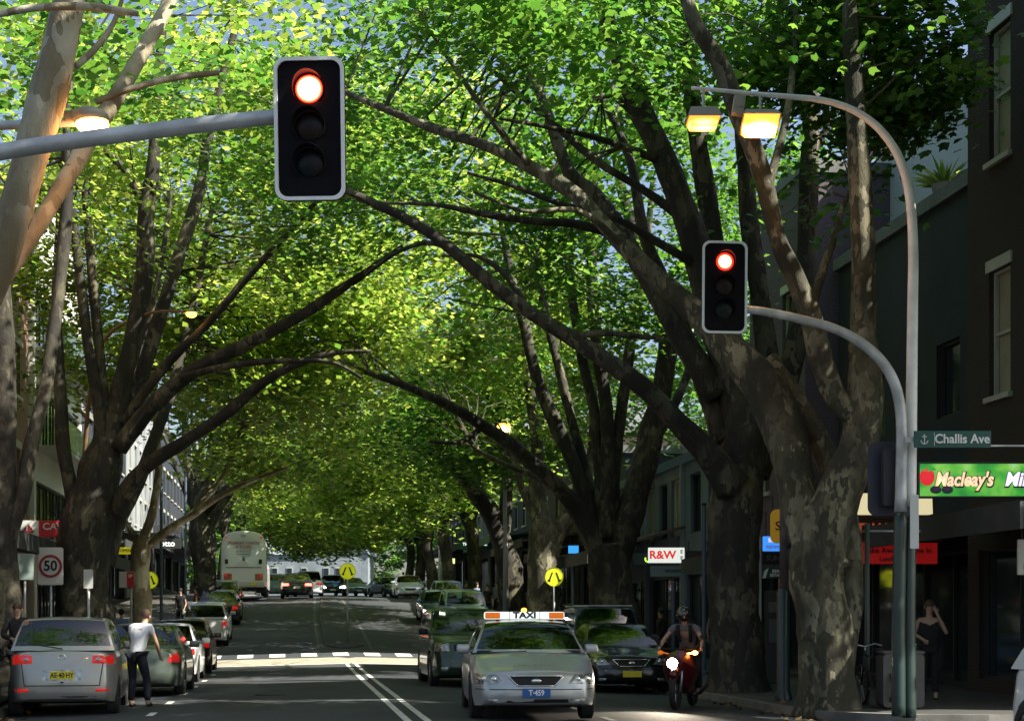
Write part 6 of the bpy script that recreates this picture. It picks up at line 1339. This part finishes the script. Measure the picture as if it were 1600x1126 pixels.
bpy.context.view_layer.update(); tm_ = taxi.matrix_world @ Vector((.37, .02, .0))
person('taxi driver in a pale blue shirt seen through the windscreen of the silver taxi', tuple(tm_), taxi.rotation_euler.z + math.pi,
       dict(pelvis=(0, 0, .50), chest=(0, .08, .86), neck=(0, .09, 1.04), head=(0, .07, 1.27), shL=(.18, .08, .98), shR=(-.18, .08, .98), elL=(.27, -.14, .82), elR=(-.27, -.14, .82), wrL=(.17, -.40, .93), wrR=(-.17, -.40, .93),
            hpL=(.09, 0, .48), hpR=(-.09, 0, .48), knL=(.13, -.40, .56), knR=(-.13, -.40, .56), anL=(.13, -.62, .32), anR=(-.13, -.62, .32)), SH_B, TR_N, HAIRD)
# ------------------------------------------------------------------ motorbike and rider
mx, my, mz = ground_at(1069, 27.0); mrz = -.32
mt = thing('motorbike', 'red motorbike with a blazing headlamp ridden towards us by the right kerb', 'motorbike', (mx, my, mz), mrz)
REDP = paint('dark_red_fairing', (.11, .008, .010), .2, .3)
for y, nm in ((-.72, 'front'), (.72, 'rear')):
    M_ = Matrix.Translation((0, y, .31)) @ Matrix.Rotation(R(90), 4, 'Y'); mb = MB(); mb.lathe([(.22, -.04), (.28, -.055), (.31, -.02), (.31, .02), (.28, .055), (.22, .04), (.22, -.04)], 26, M=M_); wv = mb.build('wheel', TYRE, mt, smooth=True)
    mb = MB(M_); [mb.tube([(0, 0, 0), (.23 * math.cos(R(60 * q)), .23 * math.sin(R(60 * q)), 0)], .014, 5) for q in range(6)]; mb.build('rim', ALU, wv)
mb = MB(); [mb.tube([(x, -.72, .31), (x, -.50, .95)], .025, 8) for x in (-.09, .09)]; mb.build('fork', ALU, mt, smooth=True)
mb = MB(); mb.tube([(0, -.95, .60), (0, -.72, .66), (0, -.45, .58)], [.06, .09, .05], 10); mb.build('mudguard', REDP, mt, smooth=True)
mb = MB(); rows = [(-.66, .12, .72, .95), (-.52, .27, .45, 1.02), (-.30, .30, .28, .98), (.05, .24, .25, .88), (.35, .17, .45, .82)]
vs = []; fs = []
for y, w_, z0, z1 in rows: vs += [(-w_ * .5, y, z0), (-w_, y, (z0 + z1) / 2), (-w_ * .7, y, z1 - .06), (0, y, z1), (w_ * .7, y, z1 - .06), (w_, y, (z0 + z1) / 2), (w_ * .5, y, z0)]
for j in range(4): fs += [(j * 7 + i, j * 7 + (i + 1) % 7, (j + 1) * 7 + (i + 1) % 7, (j + 1) * 7 + i) for i in range(7)]
mb.add(vs, fs + [tuple(range(7)), tuple(range(28, 35))]); mb.build('fairing', REDP, mt, smooth=True, angle=35)
mb = MB(); mb.sphere((0, .02, .95), (.17, .28, .13), 14, 9); mb.build('fuel_tank', REDP, mt, smooth=True)
mb = MB(); mb.box((0, .52, .84), (.26, .62, .10), bev=.04); mb.build('saddle', BLACK, mt, smooth=True)
mb = MB(); mb.box((0, .15, .42), (.26, .5, .34), bev=.06); mb.tube([(.16, .0, .25), (.18, .5, .26), (.2, .9, .36)], .045, 8); mb.build('engine', mat('engine_metal', (.10, .10, .10), .4, .7), mt, smooth=True)
mb = MB(); mb.tube([(-.40, -.28, 1.03), (-.20, -.44, 1.04), (.20, -.44, 1.04), (.40, -.28, 1.03)], .016, 8); mb.build('handlebar', BLACK, mt, smooth=True)
for sx in (-1, 1):
    mb = MB(); mb.tube([(sx * .28, -.42, 1.03), (sx * .40, -.46, 1.22)], .009, 6); mb.sphere((sx * .43, -.46, 1.25), (.07, .03, .045), 12, 8); mb.build('mirror', BLACK, mt, smooth=True)
hp = P(1048, 1032, 26.3); M_ = Matrix.Translation((-.06, -.70, .80)) @ Matrix.Rotation(R(90), 4, 'X')
mb = MB(); mb.lathe([(.001, .03), (.06, .022), (.09, 0)], 20, M=M_); mb.build('headlight', em('blazing_headlamp', (1, .84, .60), 40, (.9, .9, .8)), mt, smooth=True)
mb = MB(); mb.lathe([(.09, 0), (.11, -.01), (.10, -.10)], 20, M=M_); mb.build('headlight_shell', BLACK, mt, smooth=True)
for sx, m_ in ((1, em('lit_indicator', (1, .42, .05), 9, (.9, .4, .1))), (-1, AMBER)):
    mb = MB(); mb.tube([(sx * .12, -.52, .95), (sx * .26, -.52, .98)], .012, 6); mb.sphere((sx * .30, -.54, .98), (.055, .035, .035), 12, 8); mb.build('indicator', m_, mt, smooth=True)
ld = bpy.data.lights.new('headlamp_beam', 'SPOT'); ld.energy = 150; ld.spot_size = R(70); ld.spot_blend = .6; ld.color = (1, .85, .65); ld.shadow_soft_size = .06
lo_ = bpy.data.objects.new('headlamp_beam', ld); link(lo_, mt); lo_.location = (-.06, -.82, .80); lo_.rotation_euler = (R(78), 0, math.pi)
person('motorbike rider in a white shirt, dark vest and helmet', (mx, my, mz), mrz,
       dict(pelvis=(0, .38, .98), chest=(0, .14, 1.32), neck=(0, .02, 1.48), head=(0, -.04, 1.72), shL=(.19, .08, 1.42), shR=(-.19, .08, 1.42), elL=(.34, -.10, 1.20), elR=(-.34, -.10, 1.20), wrL=(.36, -.26, 1.08), wrR=(-.36, -.26, 1.08),
            hpL=(.11, .36, .94), hpR=(-.11, .36, .94), knL=(.25, -.04, .72), knR=(-.25, -.04, .72), anL=(.21, .24, .34), anR=(-.21, .24, .34)), cloth('grey_white_cloth', (.14, .14, .15)), TR_N, HAIRD, helmet=mat('black_helmet', (.015, .015, .018), .15, coat=1))
pr = [o for o in sc.objects if o.get('label', '').startswith('motorbike rider')][0]
mb = MB(); mb.tube([(.11, -.02, 1.46), (.11, -.01, 1.36), (.10, .08, 1.16)], .032, 8); mb.build('strap', CL_K, pr, smooth=True); mb = MB(); mb.tube([(-.11, -.02, 1.46), (-.11, -.01, 1.36), (-.10, .08, 1.16)], .032, 8); mb.build('strap', CL_K, pr, smooth=True)
mb = MB(); mb.box((0, .32, 1.33), (.30, .16, .40), bev=.06); mb.build('backpack', CL_K, pr, smooth=True)

# ------------------------------------------------------------------ bicycle, bin, posts on the right pavement
bx, by, bz = ground_at(1364, 25.4)
bk = thing('bicycle', 'dark bicycle with a red rear lamp leaning on the thin post by the bin', 'bicycle', (bx, by, bz), R(8))
for y in (-.52, .52):
    M_ = Matrix.Translation((0, y, .34)) @ Matrix.Rotation(R(90), 4, 'Y'); mb = MB(); mb.lathe([(.31, -.015), (.335, -.02), (.345, 0), (.335, .02), (.31, .015), (.31, -.015)], 28, M=M_); wv = mb.build('wheel', TYRE, bk, smooth=True)
    mb = MB(M_); [mb.tube([(0, 0, 0), (.31 * math.cos(R(30 * q)), .31 * math.sin(R(30 * q)), 0)], .003, 3) for q in range(12)]; mb.build('spokes', ALU, wv)
mb = MB()
for a, c_ in (((0, -.52, .34), (0, -.10, .30)), ((0, -.10, .30), (0, -.22, .85)), ((0, -.10, .30), (0, .38, .78)), ((0, -.20, .78), (0, .36, .84)), ((0, .52, .34), (0, .36, .90)), ((0, -.52, .34), (0, -.20, .78))): mb.tube([a, c_], .017, 6)
mb.build('frame', mat('bike_frame_dark', (.03, .04, .05), .3, .5), bk, smooth=True)
mb = MB(); mb.tube([(-.27, .30, 1.0), (-.2, .42, 1.03), (0, .36, .98), (.2, .42, 1.03), (.27, .30, 1.0)], .013, 6); mb.tube([(0, .36, .88), (0, .36, .98)], .015, 6); mb.build('handlebar', ALU, bk, smooth=True)
mb = MB(); mb.sphere((0, -.25, .93), (.07, .14, .035), 12, 7); mb.tube([(0, -.22, .84), (0, -.25, .92)], .013, 6); mb.build('saddle', BLACK, bk, smooth=True)
mb = MB(); mb.sphere((0, -.40, .80), (.03, .02, .03), 10, 7); mb.build('rear_lamp', em('red_bike_lamp', (1, .03, .05), 1.2), bk, smooth=True)
mb = MB(); mb.box((0, -.08, .30), (.20, .05, .03)); mb.lathe([(.02, -.01), (.09, -.01), (.09, .01), (.02, .01)], 16, M=Matrix.Translation((.03, -.1, .30)) @ Matrix.Rotation(R(90), 4, 'Y')); mb.build('crank', ALU, bk)
bx, by, bz = ground_at(1406, 24.9)
bn = thing('litter_bin', 'squat rounded grey bin behind the twin poles', 'bin', (bx, by, bz))
GB = mat('grey_bin', (.09, .088, .08), .7, var=.15); mb = MB(); mb.prism(rrect(.66, .86, .07, cz=.45), -.26, .26); mb.build('body', GB, bn, smooth=True, angle=30)
mb = MB(); mb.box((0, 0, .90), (.68, .54, .05), bev=.02); mb.build('lid', GB, bn, smooth=True); mb = MB(); mb.box((0, -.265, .70), (.36, .02, .14)); mb.build('slot', BLACKM, bn)
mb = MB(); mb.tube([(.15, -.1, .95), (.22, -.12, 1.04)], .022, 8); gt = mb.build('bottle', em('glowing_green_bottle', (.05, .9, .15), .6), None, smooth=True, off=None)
gt.location = (bx, by, bz); gt.parent = None; gt.name = 'bottle'; tag(gt, 'small bright green bottle lying on the grey bin', 'bottle')
bx, by, bz = ground_at(1355, 25.9)
t_ = thing('sign_pole', 'thin grey post with a cross-rail behind the bicycle', 'post', (bx, by, bz)); mb = MB(); mb.tube([(0, 0, 0), (0, 0, 3.05)], .045, 8); mb.build('post', mat('dull_pole', (.10, .13, .12), .5), t_, smooth=True); mb = MB(); mb.tube([(-.18, 0, 2.92), (.9, 0, 2.92)], .02, 6); mb.build('rail', GALV, t_, smooth=True)
bx, by, bz = ground_at(1224, 27.6)
t_ = thing('bollard_pole', 'thick dark green pole with a stained grey top left of the near right tree', 'post', (bx, by, bz)); mb = MB(); mb.lathe([(.16, 0), (.16, .1), (.12, .16), (.12, 1.95), (.09, 2.0)], 16); mb.build('post', GREENP, t_, smooth=True, angle=40); mb = MB(); mb.tube([(0, 0, 2.0), (0, 0, 4.1)], .07, 10); mb.build('upper_pole', mat('stained_pole', (.10, .075, .07), .7, var=.6, vs=4), t_, smooth=True)
bx, by, bz = ground_at(1207, 33)
t_ = thing('kiosk', 'narrow dark stall panel with a pale column behind the dark green pole', 'kiosk', (bx, by, bz)); mb = MB(); mb.box((.1, 0, 1.05), (.5, .35, 2.0), bev=.03); mb.build('cabinet', mat('dark_cabinet', (.03, .035, .035), .6), t_); mb = MB(); mb.box((-.35, .1, 1.6), (.22, .22, 3.2)); mb.build('column', mat('pale_column', (.42, .45, .44), .7), t_)
mb = MB(); [mb.box((.1, -.19, z), (.42, .02, .22)) for z in (1.7,)]; mb.build('poster', mat('faded_poster', (.12, .12, .11), .6), t_); mb = MB(); mb.box((.1, -.19, 1.2), (.42, .02, .5)); mb.build('poster', mat('faded_poster2', (.09, .10, .10), .6), t_)
for (px, Y, h_, lab) in ((1100, 40, 4.4, 'thin dark awning pole directly left of the broad dark trunk'), (1052, 42, 2.5, 'thin dark pole under the R&W sign'), (252, 57, 6.0, 'blue-grey pole right of the small sunlit tree'), (290, 66, 6.5, 'dark blue pole left of the blue-shadowed trunk'), (120, 47, 5, 'pale striped pole behind the wide left trunk')):
    bx, by, bz = ground_at(px, Y); t_ = thing('street_pole', lab, 'pole', (bx, by, bz)); mb = MB(); mb.lathe([(.11, 0), (.11, .08), (.06, .12), (.055, h_)], 10); mb.build('post', mat('bluish_pole', (.07, .10, .14), .5), t_, smooth=True, angle=40); mb = MB(); mb.sphere((0, 0, h_ + .03), (.07, .07, .05), 8, 6); mb.build('cap', BLACK, t_, smooth=True)
# ------------------------------------------------------------------ road wear and litter
def patch_sheet(name, s, t, w_, l_, m, dz, rot=0, n=14, jag=.12, seed=0):
    g = np.random.default_rng(seed); pts = []
    for k in range(n):
        a = 2 * math.pi * k / n; q = 1 / max(abs(math.cos(a)), abs(math.sin(a))) ** .6 * (1 + g.uniform(-jag, jag))
        ss, tt = s + math.cos(a + rot) * w_ / 2 * q, t + math.sin(a + rot) * l_ / 2 * q; pts.append(W(ss, tt, base(tt) - .024 * abs(ss) + dz))
    c = W(s, t, base(t) - .024 * abs(s) + dz); b = MB(); b.add([c] + pts, [(0, 1 + k, 1 + (k + 1) % n) for k in range(n)]); return tag(b.build(name, m), kind='structure')
PA = asphalt('asphalt_patch', (.018, .019, .02), (.026, .028, .029), (.045, .046, .046))
for k, (s, t, w_, l_) in enumerate(((-2.6, 27.5, 1.1, 3.4), (3.9, 29, .9, 2.4), (-3.4, 38, 1.4, 4), (1.9, 41, 1.0, 3), (-1.2, 33.5, .7, 1.6))): patch_sheet('road_patch', s, t, w_, l_, PA, .003, seed=k)
for s, t in ((-2.2, 31.0), (1.4, 36.5), (-3.2, 47)):
    b = MB(); M_ = Matrix.Translation(W(s, t, base(t) - .024 * abs(s) + .006)); b.lathe([(.001, .004), (.28, .004), (.28, 0), (.33, 0), (.33, -.01)], 24, M=M_); tag(b.build('manhole_cover', mat('cast_iron', (.03, .03, .03), .5, .6, bump=.5, bs=60)), 'round iron manhole cover in the asphalt ' + {31.0: 'nearest the left parked cars', 36.5: 'behind the taxi lane', 47: 'just before the crossing'}[t], 'manhole cover')
g = np.random.default_rng(11); C_ = []
for _ in range(520):
    s = (g.choice([-1, 1]) * (KERB - abs(g.normal(0, .22)))) if g.uniform() < .9 else g.uniform(6.6, 10); t = g.uniform(22, 70); C_.append(tuple(W(s, t, None, .018)))
lf = leaf_mesh('fallen_leaves', np.array(C_), .11, mat('dry_leaf', (.20, .13, .05), .8, var=.4, vs=9), None, (0, 0, 0), True); tag(lf, 'dry plane leaves scattered along the gutters and road', 'leaves', kind='stuff')
